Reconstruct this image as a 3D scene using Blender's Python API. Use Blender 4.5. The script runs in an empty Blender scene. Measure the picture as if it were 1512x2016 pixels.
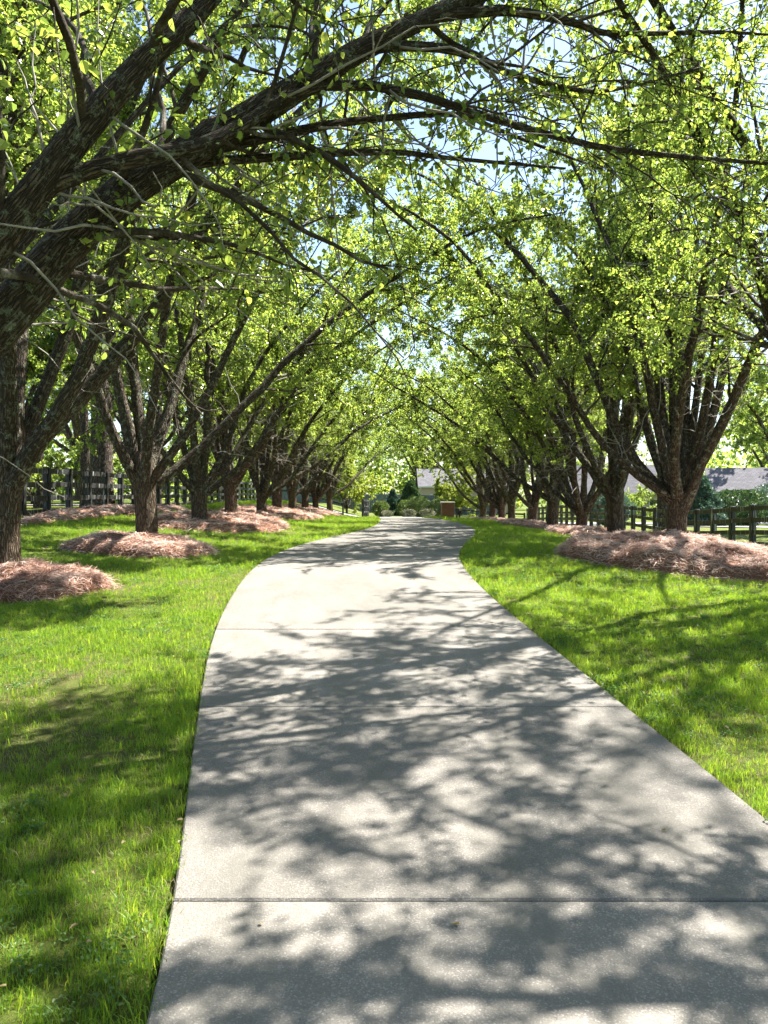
import bpy, math, numpy as np
from mathutils import Vector, Matrix

# ------------------------------------------------------------------ camera, sky, sun, exposure
scn = bpy.context.scene
COL = scn.collection
cam_d = bpy.data.cameras.new("camera")
cam = bpy.data.objects.new("camera", cam_d)
COL.objects.link(cam)
cam.location = (0, 0, 1.6)
cam.rotation_euler = (math.radians(90 - 1.18), 0, 0)
cam_d.sensor_fit = 'AUTO'
cam_d.sensor_width = 36
cam_d.lens = 26.0
cam_d.clip_start = 0.05
cam_d.clip_end = 3000
scn.camera = cam

SUN_EL, SUN_AZ = 57.0, 55.0          # azimuth clockwise from +Y (ahead, to the right)
world = bpy.data.worlds.new("World")
scn.world = world
world.use_nodes = True
wn = world.node_tree
wn.nodes.clear()
sky = wn.nodes.new("ShaderNodeTexSky")
sky.sky_type = 'NISHITA'
sky.sun_disc = False
sky.sun_elevation = math.radians(SUN_EL)
sky.sun_rotation = math.radians(SUN_AZ)
sky.air_density = 1.0
sky.dust_density = 1.0
bg = wn.nodes.new("ShaderNodeBackground")
bg.inputs[1].default_value = 0.075
wo = wn.nodes.new("ShaderNodeOutputWorld")
wn.links.new(sky.outputs[0], bg.inputs[0])
wn.links.new(bg.outputs[0], wo.inputs[0])

sun_d = bpy.data.lights.new("sun", 'SUN')
sun_d.energy = 5.0
sun_d.angle = math.radians(0.53)
sun_d.color = (1.0, 0.95, 0.86)
sun = bpy.data.objects.new("sun", sun_d)
COL.objects.link(sun)
_e, _a = math.radians(SUN_EL), math.radians(SUN_AZ)
to_sun = Vector((math.sin(_a) * math.cos(_e), math.cos(_a) * math.cos(_e), math.sin(_e)))
sun.rotation_euler = to_sun.to_track_quat('Z', 'Y').to_euler()
sun.location = (20, 30, 60)

scn.view_settings.view_transform = 'Standard'
scn.view_settings.look = 'None'
scn.view_settings.gamma = 1.0
scn.view_settings.use_curve_mapping = False
scn.view_settings.exposure = 2.15
scn.render.engine = 'CYCLES'
cy = scn.cycles
cy.max_bounces = 5
cy.diffuse_bounces = 3
cy.transmission_bounces = 3
cy.glossy_bounces = 2
cy.transparent_max_bounces = 4
cy.use_denoising = True
cy.use_adaptive_sampling = True
cy.adaptive_threshold = 0.02
cy.sample_clamp_indirect = 6.0

# ------------------------------------------------------------------ helpers
RNG = np.random.default_rng(11)


def nrm(v):
    return v / np.maximum(np.linalg.norm(v, axis=-1, keepdims=True), 1e-9)


def mesh(name, V, F, mat=None, rnd=None, uv=None, smooth=False):
    """V (n,3), F a list of (m,k) index arrays; rnd per face, uv per vertex."""
    if not isinstance(F, list):
        F = [F]
    F = [np.asarray(f, dtype=np.int32) for f in F if len(f)]
    me = bpy.data.meshes.new(name)
    V = np.asarray(V, dtype=np.float32)
    me.vertices.add(len(V))
    me.vertices.foreach_set("co", V.ravel())
    loops = np.concatenate([f.ravel() for f in F])
    tot = np.concatenate([np.full(len(f), f.shape[1], np.int32) for f in F])
    me.loops.add(len(loops))
    me.loops.foreach_set("vertex_index", loops)
    me.polygons.add(len(tot))
    start = np.zeros(len(tot), np.int32)
    start[1:] = np.cumsum(tot)[:-1]
    me.polygons.foreach_set("loop_start", start)
    me.update(calc_edges=True)
    me.polygons.foreach_set("use_smooth", np.full(len(tot), bool(smooth)))
    if rnd is not None:
        a = me.attributes.new("rnd", 'FLOAT', 'FACE')
        a.data.foreach_set("value", np.asarray(rnd, np.float32))
    if uv is not None:
        l = me.uv_layers.new(name="uv")
        l.data.foreach_set("uv", np.asarray(uv, np.float32)[loops].ravel())
    if mat:
        me.materials.append(mat)
    return me


def obj(name, me, parent=None, loc=None, rot=None, scale=None, **props):
    o = bpy.data.objects.new(name, me)
    COL.objects.link(o)
    if parent:
        o.parent = parent
    if loc is not None:
        o.location = loc
    if rot is not None:
        o.rotation_euler = rot
    if scale is not None:
        o.scale = scale
    for k, v in props.items():
        o[k] = v
    return o


def thing(name, label, cat, loc=(0, 0, 0), group=None, rot=None, scale=None):
    o = obj(name, None, loc=loc, rot=rot, scale=scale, label=label, category=cat)
    o.empty_display_size = 0.2
    if group:
        o["group"] = group
    return o


def merge(parts):
    """parts: list of (V, F quads/tris array, extra...) -> one V, list of F"""
    Vs, Fs, off = [], {}, 0
    for V, F in parts:
        Vs.append(V)
        for f in (F if isinstance(F, list) else [F]):
            Fs.setdefault(f.shape[1], []).append(f + off)
        off += len(V)
    return np.concatenate(Vs), [np.concatenate(v) for v in Fs.values()]


def tubes(P, R, sides, wob=0.0, rng=RNG):
    """P (M,N,3), R (M,N) -> V, quads, uv   (batch of M tubes of N rings)"""
    P = np.asarray(P, float)
    R = np.asarray(R, float)
    M, N, _ = P.shape
    T = np.gradient(P, axis=1)
    T = nrm(T)
    m = np.abs(T.mean(axis=1))
    ref = np.zeros((M, 3))
    ref[np.arange(M), m.argmin(axis=1)] = 1
    U = nrm(np.cross(T, ref[:, None, :]))
    W = np.cross(T, U)
    a = np.linspace(0, 2 * np.pi, sides, endpoint=False)
    rr = R[:, :, None]
    if wob:
        rr = rr * (1 + wob * rng.standard_normal((M, N, sides)))
    V = (P[:, :, None, :] + rr[..., None] * (np.cos(a)[None, None, :, None] * U[:, :, None, :]
                                            + np.sin(a)[None, None, :, None] * W[:, :, None, :]))
    idx = np.arange(M * N * sides).reshape(M, N, sides)
    a0 = idx[:, :-1, :]
    a1 = np.roll(idx, -1, axis=2)[:, :-1, :]
    b0 = idx[:, 1:, :]
    b1 = np.roll(idx, -1, axis=2)[:, 1:, :]
    F = np.stack([a0, a1, b1, b0], axis=-1).reshape(-1, 4)
    L = np.concatenate([np.zeros((M, 1)), np.cumsum(np.linalg.norm(np.diff(P, axis=1), axis=2), axis=1)], axis=1)
    uu = np.broadcast_to((a * R.mean())[None, None, :], (M, N, sides))
    vv = np.broadcast_to(L[:, :, None], (M, N, sides))
    return V.reshape(-1, 3), F, np.stack([uu, vv], -1).reshape(-1, 2)


def smooth_path(pts, n):
    """Catmull-Rom through pts, resampled to n"""
    pts = np.asarray(pts, float)
    p = np.vstack([2 * pts[0] - pts[1], pts, 2 * pts[-1] - pts[-2]])
    out = []
    for t in np.linspace(0, len(pts) - 1, n):
        i = min(int(t), len(pts) - 2)
        u = t - i
        a, b, c, d = p[i:i + 4]
        out.append(0.5 * (2 * b + (c - a) * u + (2 * a - 5 * b + 4 * c - d) * u * u + (3 * b - a - 3 * c + d) * u ** 3))
    return np.array(out)


def box(c, s):
    c = np.asarray(c, float)
    h = np.asarray(s, float) / 2
    k = np.array([[-1, -1, -1], [1, -1, -1], [1, 1, -1], [-1, 1, -1], [-1, -1, 1], [1, -1, 1], [1, 1, 1], [-1, 1, 1]])
    F = np.array([[0, 3, 2, 1], [4, 5, 6, 7], [0, 1, 5, 4], [1, 2, 6, 5], [2, 3, 7, 6], [3, 0, 4, 7]])
    return c + k * h, F


def bevel_box(name, s, mat, b=0.006):
    """a box with chamfered edges, centred at origin"""
    import bmesh
    bm = bmesh.new()
    bmesh.ops.create_cube(bm, size=1)
    for v in bm.verts:
        v.co = Vector((v.co.x * s[0], v.co.y * s[1], v.co.z * s[2]))
    bmesh.ops.bevel(bm, geom=bm.edges[:], offset=b, segments=1, affect='EDGES')
    me = bpy.data.meshes.new(name)
    bm.to_mesh(me)
    bm.free()
    me.materials.append(mat)
    return me


# value noise (2-D, vectorised)
_perm = RNG.random((256, 256))


def vnoise(x, y):
    xi = np.floor(x).astype(int)
    yi = np.floor(y).astype(int)
    u = x - xi
    v = y - yi
    u = u * u * (3 - 2 * u)
    v = v * v * (3 - 2 * v)
    g = lambda a, b: _perm[a & 255, b & 255]
    return ((g(xi, yi) * (1 - u) + g(xi + 1, yi) * u) * (1 - v) + (g(xi, yi + 1) * (1 - u) + g(xi + 1, yi + 1) * u) * v)


def fbm(x, y, o=3):
    s, a, t = 0, 1, 0
    for k in range(o):
        s = s + a * vnoise(x * 2 ** k + 17.3 * k, y * 2 ** k + 9.1 * k)
        t += a
        a *= 0.5
    return s / t


# ------------------------------------------------------------------ materials
class NT:
    def __init__(s, name):
        s.m = bpy.data.materials.new(name)
        s.m.use_nodes = True
        s.t = s.m.node_tree
        s.t.nodes.clear()
        s.out = s.n("ShaderNodeOutputMaterial")

    def n(s, typ, ins=None, **at):
        x = s.t.nodes.new(typ)
        for k, v in at.items():
            setattr(x, k, v)
        for k, v in (ins or {}).items():
            if hasattr(v, "is_output") or isinstance(v, bpy.types.NodeSocket):
                s.t.links.new(v, x.inputs[k])
            else:
                x.inputs[k].default_value = v
        return x

    def link(s, a, b):
        s.t.links.new(a, b)

    def ramp(s, fac, stops, interp='LINEAR'):
        r = s.n("ShaderNodeValToRGB", {0: fac})
        r.color_ramp.interpolation = interp
        el = r.color_ramp.elements
        while len(el) < len(stops):
            el.new(0.5)
        for e, (p, c) in zip(el, stops):
            e.position = p
            e.color = (*c, 1) if len(c) == 3 else c
        return r.outputs[0]

    def noise(s, vec, scale, detail=3, rough=0.55, dim='3D'):
        x = s.n("ShaderNodeTexNoise", {"Scale": scale, "Detail": detail, "Roughness": rough}, noise_dimensions=dim)
        if vec is not None:
            s.link(vec, x.inputs["Vector"])
        return x.outputs[0]

    def mix(s, fac, a, b, mode='MIX'):
        x = s.n("ShaderNodeMix", data_type='RGBA', blend_type=mode)
        for i, v in ((0, fac), (6, a), (7, b)):
            if isinstance(v, bpy.types.NodeSocket):
                s.link(v, x.inputs[i])
            else:
                x.inputs[i].default_value = v if i == 0 else ((*v, 1) if len(v) == 3 else v)
        return x.outputs[2]

    def math(s, op, a, b=0.0, c=0.0):
        x = s.n("ShaderNodeMath", operation=op)
        for i, v in enumerate((a, b, c)):
            if isinstance(v, bpy.types.NodeSocket):
                s.link(v, x.inputs[i])
            else:
                x.inputs[i].default_value = v
        return x.outputs[0]

    def scalevec(s, vec, sc):
        return s.n("ShaderNodeMapping", {"Vector": vec, "Scale": sc}).outputs[0]

    def bump(s, h, strength, dist):
        return s.n("ShaderNodeBump", {"Height": h, "Strength": strength, "Distance": dist}).outputs[0]

    def principled(s, col, rough=0.8, spec=0.3, normal=None):
        p = s.n("ShaderNodeBsdfPrincipled")
        for k, v in (("Base Color", col), ("Roughness", rough), ("Specular IOR Level", spec)):
            if isinstance(v, bpy.types.NodeSocket):
                s.link(v, p.inputs[k])
            else:
                p.inputs[k].default_value = (*v, 1) if k == "Base Color" else v
        if normal is not None:
            s.link(normal, p.inputs["Normal"])
        return p.outputs[0]

    def done(s, sh):
        s.link(sh, s.out.inputs[0])
        return s.m


def obj_co(t):
    return t.n("ShaderNodeTexCoord").outputs["Object"]


def m_concrete():
    t = NT("concrete")
    geo = t.n("ShaderNodeNewGeometry").outputs["Position"]
    info = t.n("ShaderNodeObjectInfo").outputs["Random"]
    big = t.noise(geo, 0.8, 4, 0.6)
    mid = t.noise(geo, 9, 4, 0.65)
    fine = t.noise(geo, 140, 2, 0.7)
    vor = t.n("ShaderNodeTexVoronoi", {"Vector": geo, "Scale": 170.0}).outputs["Color"]
    agg = t.n("ShaderNodeSeparateColor", {0: vor}).outputs[0]
    c = t.ramp(big, [(0.3, (0.160, 0.149, 0.135)), (0.7, (0.240, 0.224, 0.204))])
    c = t.mix(t.ramp(mid, [(0.35, (0, 0, 0)), (0.75, (0.35, 0.35, 0.35))]), c, (0.22, 0.205, 0.185))
    c = t.mix(t.ramp(agg, [(0.62, (0, 0, 0)), (0.8, (0.5, 0.5, 0.5))]), c, (0.14, 0.128, 0.115))
    c = t.mix(t.ramp(agg, [(0.1, (0.45, 0.45, 0.45)), (0.22, (0, 0, 0))]), c, (0.44, 0.41, 0.37))
    c = t.mix(t.ramp(fine, [(0.42, (0.45, 0.45, 0.45)), (0.56, (0, 0, 0))]), c, (0.15, 0.14, 0.128))
    stain = t.noise(t.scalevec(geo, (1.6, 0.7, 1)), 1.7, 6, 0.72)
    c = t.mix(t.ramp(stain, [(0.46, (0, 0, 0)), (0.64, (0.75, 0.75, 0.75))]), c, (0.145, 0.138, 0.12))
    spots = t.noise(geo, 38, 2, 0.6)
    c = t.mix(t.ramp(spots, [(0.70, (0, 0, 0)), (0.76, (0.7, 0.7, 0.7))]), c, (0.09, 0.085, 0.075))
    tone = t.math('MULTIPLY_ADD', info, 0.18, 0.92)
    c = t.n("ShaderNodeVectorMath", {0: c, 1: t.n("ShaderNodeCombineXYZ", {0: tone, 1: tone, 2: tone}).outputs[0]}, operation='MULTIPLY').outputs[0]
    h = t.math('ADD', agg, t.math('MULTIPLY', fine, 1.2))
    return t.done(t.principled(c, 0.85, 0.25, t.bump(h, 0.8, 0.005)))


def m_ground():
    t = NT("lawn_soil")
    geo = t.n("ShaderNodeNewGeometry").outputs["Position"]
    a = t.noise(geo, 0.6, 4, 0.6)
    b = t.noise(geo, 14, 4, 0.7)
    f = t.noise(geo, 230, 4, 0.8)
    g = t.ramp(b, [(0.3, (0.07, 0.10, 0.018)), (0.5, (0.12, 0.155, 0.03)), (0.72, (0.19, 0.20, 0.055))])
    s = t.ramp(f, [(0.3, (0.10, 0.07, 0.045)), (0.7, (0.26, 0.19, 0.125))])
    c = t.mix(t.ramp(a, [(0.55, (0, 0, 0)), (0.68, (0.8, 0.8, 0.8))]), g, s)
    c = t.mix(t.ramp(f, [(0.4, (0.5, 0.5, 0.5)), (0.6, (0, 0, 0))]), c, (0.04, 0.06, 0.012))
    return t.done(t.principled(c, 0.95, 0.1, t.bump(t.math('ADD', f, b), 0.8, 0.03)))


def m_dirt(name, c0, c1, scale=40):
    t = NT(name)
    geo = t.n("ShaderNodeNewGeometry").outputs["Position"]
    f = t.noise(geo, scale, 4, 0.7)
    c = t.ramp(f, [(0.3, c0), (0.7, c1)])
    return t.done(t.principled(c, 0.95, 0.1, t.bump(f, 0.6, 0.02)))


def leafy(name, stops, trans, tmix=0.5, rough=0.42, spec=0.5, inst=False):
    """thin leaf: reflecting skin over a translucent blade"""
    t = NT(name)
    if inst:
        r = t.n("ShaderNodeObjectInfo").outputs["Random"]
        r2 = t.n("ShaderNodeAttribute", attribute_name="rnd").outputs["Fac"]
        r = t.math('FRACT', t.math('ADD', t.math('MULTIPLY', r, 0.6), t.math('MULTIPLY', r2, 0.4)))
    else:
        r = t.n("ShaderNodeAttribute", attribute_name="rnd").outputs["Fac"]
    c = t.ramp(r, stops)
    tc = t.mix(1.0, c, trans, 'MULTIPLY')
    p = t.principled(c, rough, spec)
    tr = t.n("ShaderNodeBsdfTranslucent", {"Color": tc}).outputs[0]
    return t.done(t.n("ShaderNodeMixShader", {0: tmix, 1: p, 2: tr}).outputs[0])


def m_bark(name, dark, light, lichen, lich_amt, sx=38.0, sy=6.0):
    t = NT(name)
    uv = t.n("ShaderNodeUVMap").outputs[0]
    oc = t.n("ShaderNodeNewGeometry").outputs["Position"]
    warp = t.noise(oc, 7, 2, 0.5)
    v = t.scalevec(uv, (sx, sy, 1))
    v = t.n("ShaderNodeVectorMath", {0: v, 1: t.n("ShaderNodeCombineXYZ", {0: t.math('MULTIPLY', warp, 2.2), 1: warp, 2: 0.0}).outputs[0]}, operation='ADD').outputs[0]
    vo = t.n("ShaderNodeTexVoronoi", {"Vector": v, "Scale": 1.0, "Randomness": 1.0}, feature='DISTANCE_TO_EDGE').outputs["Distance"]
    fine = t.noise(oc, 60, 4, 0.7)
    ridge = t.ramp(vo, [(0.0, (0, 0, 0)), (0.28, (1, 1, 1))])
    c = t.mix(ridge, dark, light)
    c = t.mix(t.ramp(fine, [(0.35, (0.55, 0.55, 0.55)), (0.6, (0, 0, 0))]), c, dark)
    ln = t.noise(oc, 11.0, 6, 0.78)
    lm = t.math('MULTIPLY', t.ramp(ln, [(0.60 - 0.1 * lich_amt, (0, 0, 0)), (0.66 - 0.1 * lich_amt, (1, 1, 1))]),
                t.ramp(fine, [(0.3, (0.25, 0.25, 0.25)), (0.5, (1, 1, 1))]))
    lc = t.mix(t.noise(oc, 22, 2), lichen, (lichen[0] * 0.6, lichen[1] * 0.72, lichen[2] * 0.5))
    c = t.mix(lm, c, lc)
    h = t.math('ADD', t.math('MULTIPLY', ridge, 1.0), t.math('ADD', t.math('MULTIPLY', fine, 0.6), t.math('MULTIPLY', lm, 0.3)))
    return t.done(t.principled(c, 0.92, 0.15, t.bump(h, 1.0, 0.035)))


def m_twig():
    t = NT("twig_bark")
    oc = t.n("ShaderNodeNewGeometry").outputs["Position"]
    a = t.noise(oc, 5, 3, 0.6)
    c = t.ramp(a, [(0.38, (0.045, 0.035, 0.027)), (0.54, (0.10, 0.083, 0.065)), (0.68, (0.30, 0.285, 0.25))])
    f = t.noise(oc, 70, 4, 0.7)
    c = t.mix(t.ramp(f, [(0.38, (0.7, 0.7, 0.7)), (0.58, (0, 0, 0))]), c, (0.03, 0.023, 0.018))
    return t.done(t.principled(c, 0.88, 0.15, t.bump(f, 0.9, 0.012)))


def m_straw():
    t = NT("pine_straw")
    r = t.n("ShaderNodeAttribute", attribute_name="rnd").outputs["Fac"]
    c = t.ramp(r, [(0.0, (0.17, 0.085, 0.064)), (0.25, (0.40, 0.24, 0.185)), (0.55, (0.60, 0.42, 0.345)), (0.85, (0.72, 0.58, 0.50)), (1.0, (0.78, 0.69, 0.62))])
    p = t.principled(c, 0.55, 0.4)
    tr = t.n("ShaderNodeBsdfTranslucent", {"Color": c}).outputs[0]
    return t.done(t.n("ShaderNodeMixShader", {0: 0.25, 1: p, 2: tr}).outputs[0])


def m_fence():
    t = NT("black_fence_paint")
    oc = t.n("ShaderNodeNewGeometry").outputs["Position"]
    st = t.noise(t.scalevec(oc, (14, 14, 0.9)), 1.0, 3, 0.6)
    fi = t.noise(t.scalevec(oc, (60, 60, 8)), 1.0, 3, 0.6)
    c = t.ramp(fi, [(0.3, (0.012, 0.013, 0.014)), (0.7, (0.035, 0.037, 0.038))])
    c = t.mix(t.ramp(st, [(0.57, (0, 0, 0)), (0.66, (0.8, 0.8, 0.8))]), c, (0.42, 0.43, 0.41))
    return t.done(t.principled(c, 0.6, 0.4, t.bump(fi, 0.3, 0.004)))


def m_brick():
    t = NT("red_brick")
    oc = obj_co(t)
    sp = t.n("ShaderNodeSeparateXYZ", {0: oc})
    u = t.math('ADD', sp.outputs[0], sp.outputs[1])
    v = t.n("ShaderNodeCombineXYZ", {0: u, 1: sp.outputs[2], 2: 0.0}).outputs[0]
    b = t.n("ShaderNodeTexBrick", {"Vector": v, "Color1": (0.17, 0.055, 0.03, 1), "Color2": (0.11, 0.035, 0.022, 1),
                                   "Mortar": (0.25, 0.2, 0.17, 1), "Scale": 1.0, "Mortar Size": 0.008,
                                   "Brick Width": 0.21, "Row Height": 0.075})
    return t.done(t.principled(b.outputs[0], 0.9, 0.2, t.bump(b.outputs[1], -0.6, 0.006)))


def m_plain(name, col, rough=0.8, var=0.15, scale=3.0, sv=(1, 1, 1), spec=0.25):
    t = NT(name)
    oc = t.scalevec(t.n("ShaderNodeNewGeometry").outputs["Position"], sv)
    a = t.noise(oc, scale, 4, 0.6)
    c = t.ramp(a, [(0.3, tuple(x * (1 - var) for x in col)), (0.7, tuple(min(1, x * (1 + var)) for x in col))])
    return t.done(t.principled(c, rough, spec, t.bump(a, 0.2, 0.01)))


def m_glass():
    t = NT("window_glass")
    return t.done(t.principled((0.03, 0.04, 0.05), 0.08, 0.8))


M_CONC = m_concrete()
M_GROUND = m_ground()
M_JOINT = m_dirt("joint_dirt", (0.02, 0.017, 0.013), (0.05, 0.04, 0.03))
M_EDGE = m_dirt("edge_dirt", (0.02, 0.015, 0.011), (0.06, 0.045, 0.03))
LEAF_STOPS = [(0.0, (0.048, 0.088, 0.027)), (0.4, (0.078, 0.132, 0.036)), (0.8, (0.115, 0.172, 0.046)), (1.0, (0.155, 0.20, 0.056))]
M_LEAF = leafy("pear_leaf", LEAF_STOPS, (4.1, 3.4, 1.8), 0.57, 0.28, 0.8)
M_BGLEAF = leafy("woodland_leaf", LEAF_STOPS, (4.1, 3.4, 2.0), 0.57, 0.36, 0.6)
M_YLEAF = leafy("young_tree_leaf", [(0, (0.09, 0.14, 0.025)), (1, (0.19, 0.23, 0.04))], (3.2, 2.8, 1.5), 0.5)
M_EVER = leafy("evergreen_leaf", [(0, (0.018, 0.05, 0.02)), (0.6, (0.04, 0.085, 0.03)), (1, (0.10, 0.15, 0.05))], (1.6, 1.6, 1.0), 0.25)
M_BOX = leafy("boxwood_leaf", [(0, (0.045, 0.085, 0.02)), (0.6, (0.09, 0.14, 0.035)), (1, (0.17, 0.21, 0.07))], (1.8, 1.7, 1.0), 0.3)
M_CLUMP = leafy("flowering_clump", [(0, (0.06, 0.09, 0.04)), (0.6, (0.14, 0.17, 0.09)), (0.9, (0.35, 0.28, 0.24)), (1, (0.5, 0.42, 0.38))], (1.3, 1.3, 1.0), 0.3)
M_BLUEEVER = leafy("blue_conifer_needle", [(0, (0.03, 0.07, 0.055)), (1, (0.09, 0.15, 0.11))], (1.4, 1.5, 1.0), 0.25)
M_GRASS = leafy("grass_blade", [(0.0, (0.055, 0.13, 0.018)), (0.4, (0.10, 0.20, 0.026)), (0.75, (0.155, 0.25, 0.036)), (1.0, (0.26, 0.30, 0.07))],
                (3.0, 2.5, 1.1), 0.5, 0.45, 0.35, inst=True)
M_DRY = leafy("dry_grass_blade", [(0.0, (0.20, 0.16, 0.08)), (1.0, (0.40, 0.33, 0.19))], (1.3, 1.2, 1.0), 0.3, 0.6, 0.2, inst=True)
M_WEED = leafy("clover_leaf", [(0.0, (0.05, 0.12, 0.02)), (1.0, (0.11, 0.19, 0.045))], (1.8, 1.8, 1.0), 0.35, 0.5, 0.4, inst=True)
M_BARK = m_bark("furrowed_bark", (0.045, 0.031, 0.021), (0.25, 0.185, 0.13), (0.30, 0.31, 0.27), 0.1)
M_LIMB = m_bark("lichen_limb_bark", (0.04, 0.031, 0.024), (0.20, 0.155, 0.118), (0.40, 0.405, 0.355), 0.6, 40, 7)
M_PINE = m_bark("pine_bark", (0.035, 0.028, 0.024), (0.22, 0.17, 0.14), (0.3, 0.3, 0.27), 0.2, 12, 4)
M_TWIG = m_twig()
M_DEAD = m_plain("dead_twig", (0.27, 0.25, 0.22), 0.9, 0.35, 9.0)
M_STRAW = m_straw()
M_STRAWBASE = m_dirt("straw_base", (0.09, 0.045, 0.03), (0.28, 0.15, 0.10), 60)
M_FENCE = m_fence()
M_BRICK = m_brick()
M_CAP = m_plain("cast_stone", (0.40, 0.37, 0.33))
M_SIDE = m_plain("blue_grey_boards", (0.10, 0.125, 0.15), 0.7, 0.2, 2.0, (6, 6, .5))
M_TAN = m_plain("tan_siding", (0.42, 0.35, 0.28), 0.8, 0.06)
def m_roof():
    t = NT("grey_shingle")
    geo = t.n("ShaderNodeNewGeometry").outputs["Position"]
    sp = t.n("ShaderNodeSeparateXYZ", {0: geo})
    v = t.n("ShaderNodeCombineXYZ", {0: sp.outputs[0], 1: t.math('MULTIPLY', sp.outputs[2], 1.6), 2: 0.0}).outputs[0]
    b = t.n("ShaderNodeTexBrick", {"Vector": v, "Color1": (0.17, 0.165, 0.185, 1), "Color2": (0.12, 0.115, 0.13, 1), "Mortar": (0.06, 0.058, 0.065, 1),
                                   "Scale": 1.0, "Mortar Size": 0.02, "Brick Width": 0.5, "Row Height": 0.24})
    c = t.mix(t.ramp(t.noise(geo, 1.2, 5, .7), [(0.4, (0, 0, 0)), (0.65, (0.6, 0.6, 0.6))]), b.outputs[0], (0.08, 0.08, 0.085))
    return t.done(t.principled(c, 0.9, 0.15))


M_ROOF = m_roof()
M_WHITE = m_plain("white_trim", (0.72, 0.72, 0.70), 0.5, 0.05)
M_ASPH = m_plain("pale_asphalt", (0.30, 0.30, 0.31), 0.9, 0.12, 2.0)
M_GLASS = m_glass()

# ------------------------------------------------------------------ terrain
_Y = np.arange(-80, 480, 0.1)


def _table(ky, kz, sig=1.2):
    z = np.interp(_Y, ky, kz)
    w = int(sig * 40)
    k = np.exp(-0.5 * (np.arange(-w, w + 1) * 0.1 / sig) ** 2)
    k /= k.sum()
    return np.convolve(np.pad(z, w, mode='edge'), k, 'valid')


_ZR = _table([-60, 0, 3, 5, 8, 12, 16, 22, 30, 36, 45, 60, 75, 110, 400],
             [0, 0, 0, .08, .25, .43, .52, .56, .56, .5, .3, -.2, -.5, -.7, -.7])
_ZL = _table([-60, 0, 9, 13, 20, 30, 38, 60, 100, 400], [0, -.05, -.03, .26, .5, .5, .65, 1.5, 1.4, 1.2], 2)
_ZRT = _table([-60, 0, 8, 16, 24, 29, 35, 40, 53, 63, 100, 400], [0, 0, -.3, -.5, -.6, -.96, -.8, -.65, -.5, -.6, -.3, -.3], 1.6)


def sstep(t):
    t = np.clip(t, 0, 1)
    return t * t * (3 - 2 * t)


def ground(x, y):
    x = np.asarray(x, float)
    y = np.asarray(y, float)
    z = np.interp(y, _Y, _ZR)
    z = z + np.interp(y, _Y, _ZL) * sstep((-1.5 - x) / 7.5)
    z = z + np.interp(y, _Y, _ZRT) * sstep((x - 2.5) / 9.5)
    return z + 0.0


def gz(x, y):
    return float(ground(x, y))


RY = np.array([-12, 0, 2.3, 2.9, 3.6, 4.3, 5.2, 6.5, 7.5, 8.7, 10.5, 12.1, 13.6, 15.7, 17.4, 18.9, 20.7, 22.7, 25.3, 29.2, 34.3, 45, 58, 66])
RL = np.array([-.2, -.5, -.69, -.82, -.98, -1.13, -1.31, -1.57, -1.73, -1.88, -2.05, -2.14, -2.14, -1.96, -1.70, -1.42, -1.01, -.66, -.36, -.2, -.22, -.4, -.8, -1.6])
RR = np.array([1.9, 1.9, 1.86, 1.87, 1.86, 1.80, 1.71, 1.60, 1.51, 1.40, 1.31, 1.30, 1.37, 1.64, 1.96, 2.26, 2.56, 2.81, 2.98, 2.95, 2.75, 2.7, 2.9, 4.0])
_ys = np.arange(-12, 66.01, 0.1)
_k = np.exp(-0.5 * (np.arange(-20, 21) * 0.1 / 0.7) ** 2)
_k /= _k.sum()
_rl = np.convolve(np.pad(np.interp(_ys, RY, RL), 20, mode='edge'), _k, 'valid')
_rr = np.convolve(np.pad(np.interp(_ys, RY, RR), 20, mode='edge'), _k, 'valid')


def road_l(y):
    return np.interp(y, _ys, _rl)


def road_r(y):
    return np.interp(y, _ys, _rr)


def axis(segs):
    out = [segs[0][0]]
    for a, b, st in segs:
        n = max(1, int(round((b - a) / st)))
        out += list(a + (b - a) * np.arange(1, n + 1) / n)
    return np.array(out)


gx = axis([(-900, -120, 130), (-120, -40, 8), (-40, -12, 2), (-12, 12, 0.25), (12, 40, 2), (40, 120, 8), (120, 900, 130)])
gy = axis([(-300, -30, 60), (-30, -4, 4), (-4, 20, 0.25), (20, 66, 0.5), (66, 130, 4), (130, 400, 30), (400, 1500, 220)])
GX, GY = np.meshgrid(gx, gy)
GZ = ground(GX, GY)
def lawn_bumps(x, y):
    """small unevenness of the lawn, fading out at the drive"""
    e = np.where((y > -12) & (y < 66), np.minimum(np.abs(x - road_l(y)), np.abs(x - road_r(y))), 9.0)
    ins = (x > road_l(y)) & (x < road_r(y)) & (y > -12) & (y < 66)
    return np.where((np.abs(x) < 40) & (y < 90) & ~ins, (fbm(x * 1.3, y * 1.3) - 0.5) * 0.06 * sstep((e - 0.2) / 0.8) - 0.004, 0)


GZ = GZ + lawn_bumps(GX, GY)
inroad = (GX > road_l(GY)) & (GX < road_r(GY)) & (GY > -12) & (GY < 66)
GZ = np.where(inroad, ground(GX, GY) - 0.06, GZ)
nx, ny = len(gx), len(gy)
I = np.arange(nx * ny).reshape(ny, nx)
gF = np.stack([I[:-1, :-1], I[:-1, 1:], I[1:, 1:], I[1:, :-1]], -1).reshape(-1, 4)
obj("ground", mesh("ground", np.stack([GX, GY, GZ], -1).reshape(-1, 3), gF, M_GROUND, smooth=True), kind="structure",
    label="green lawn ground rolling up to the fences on both sides")

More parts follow.
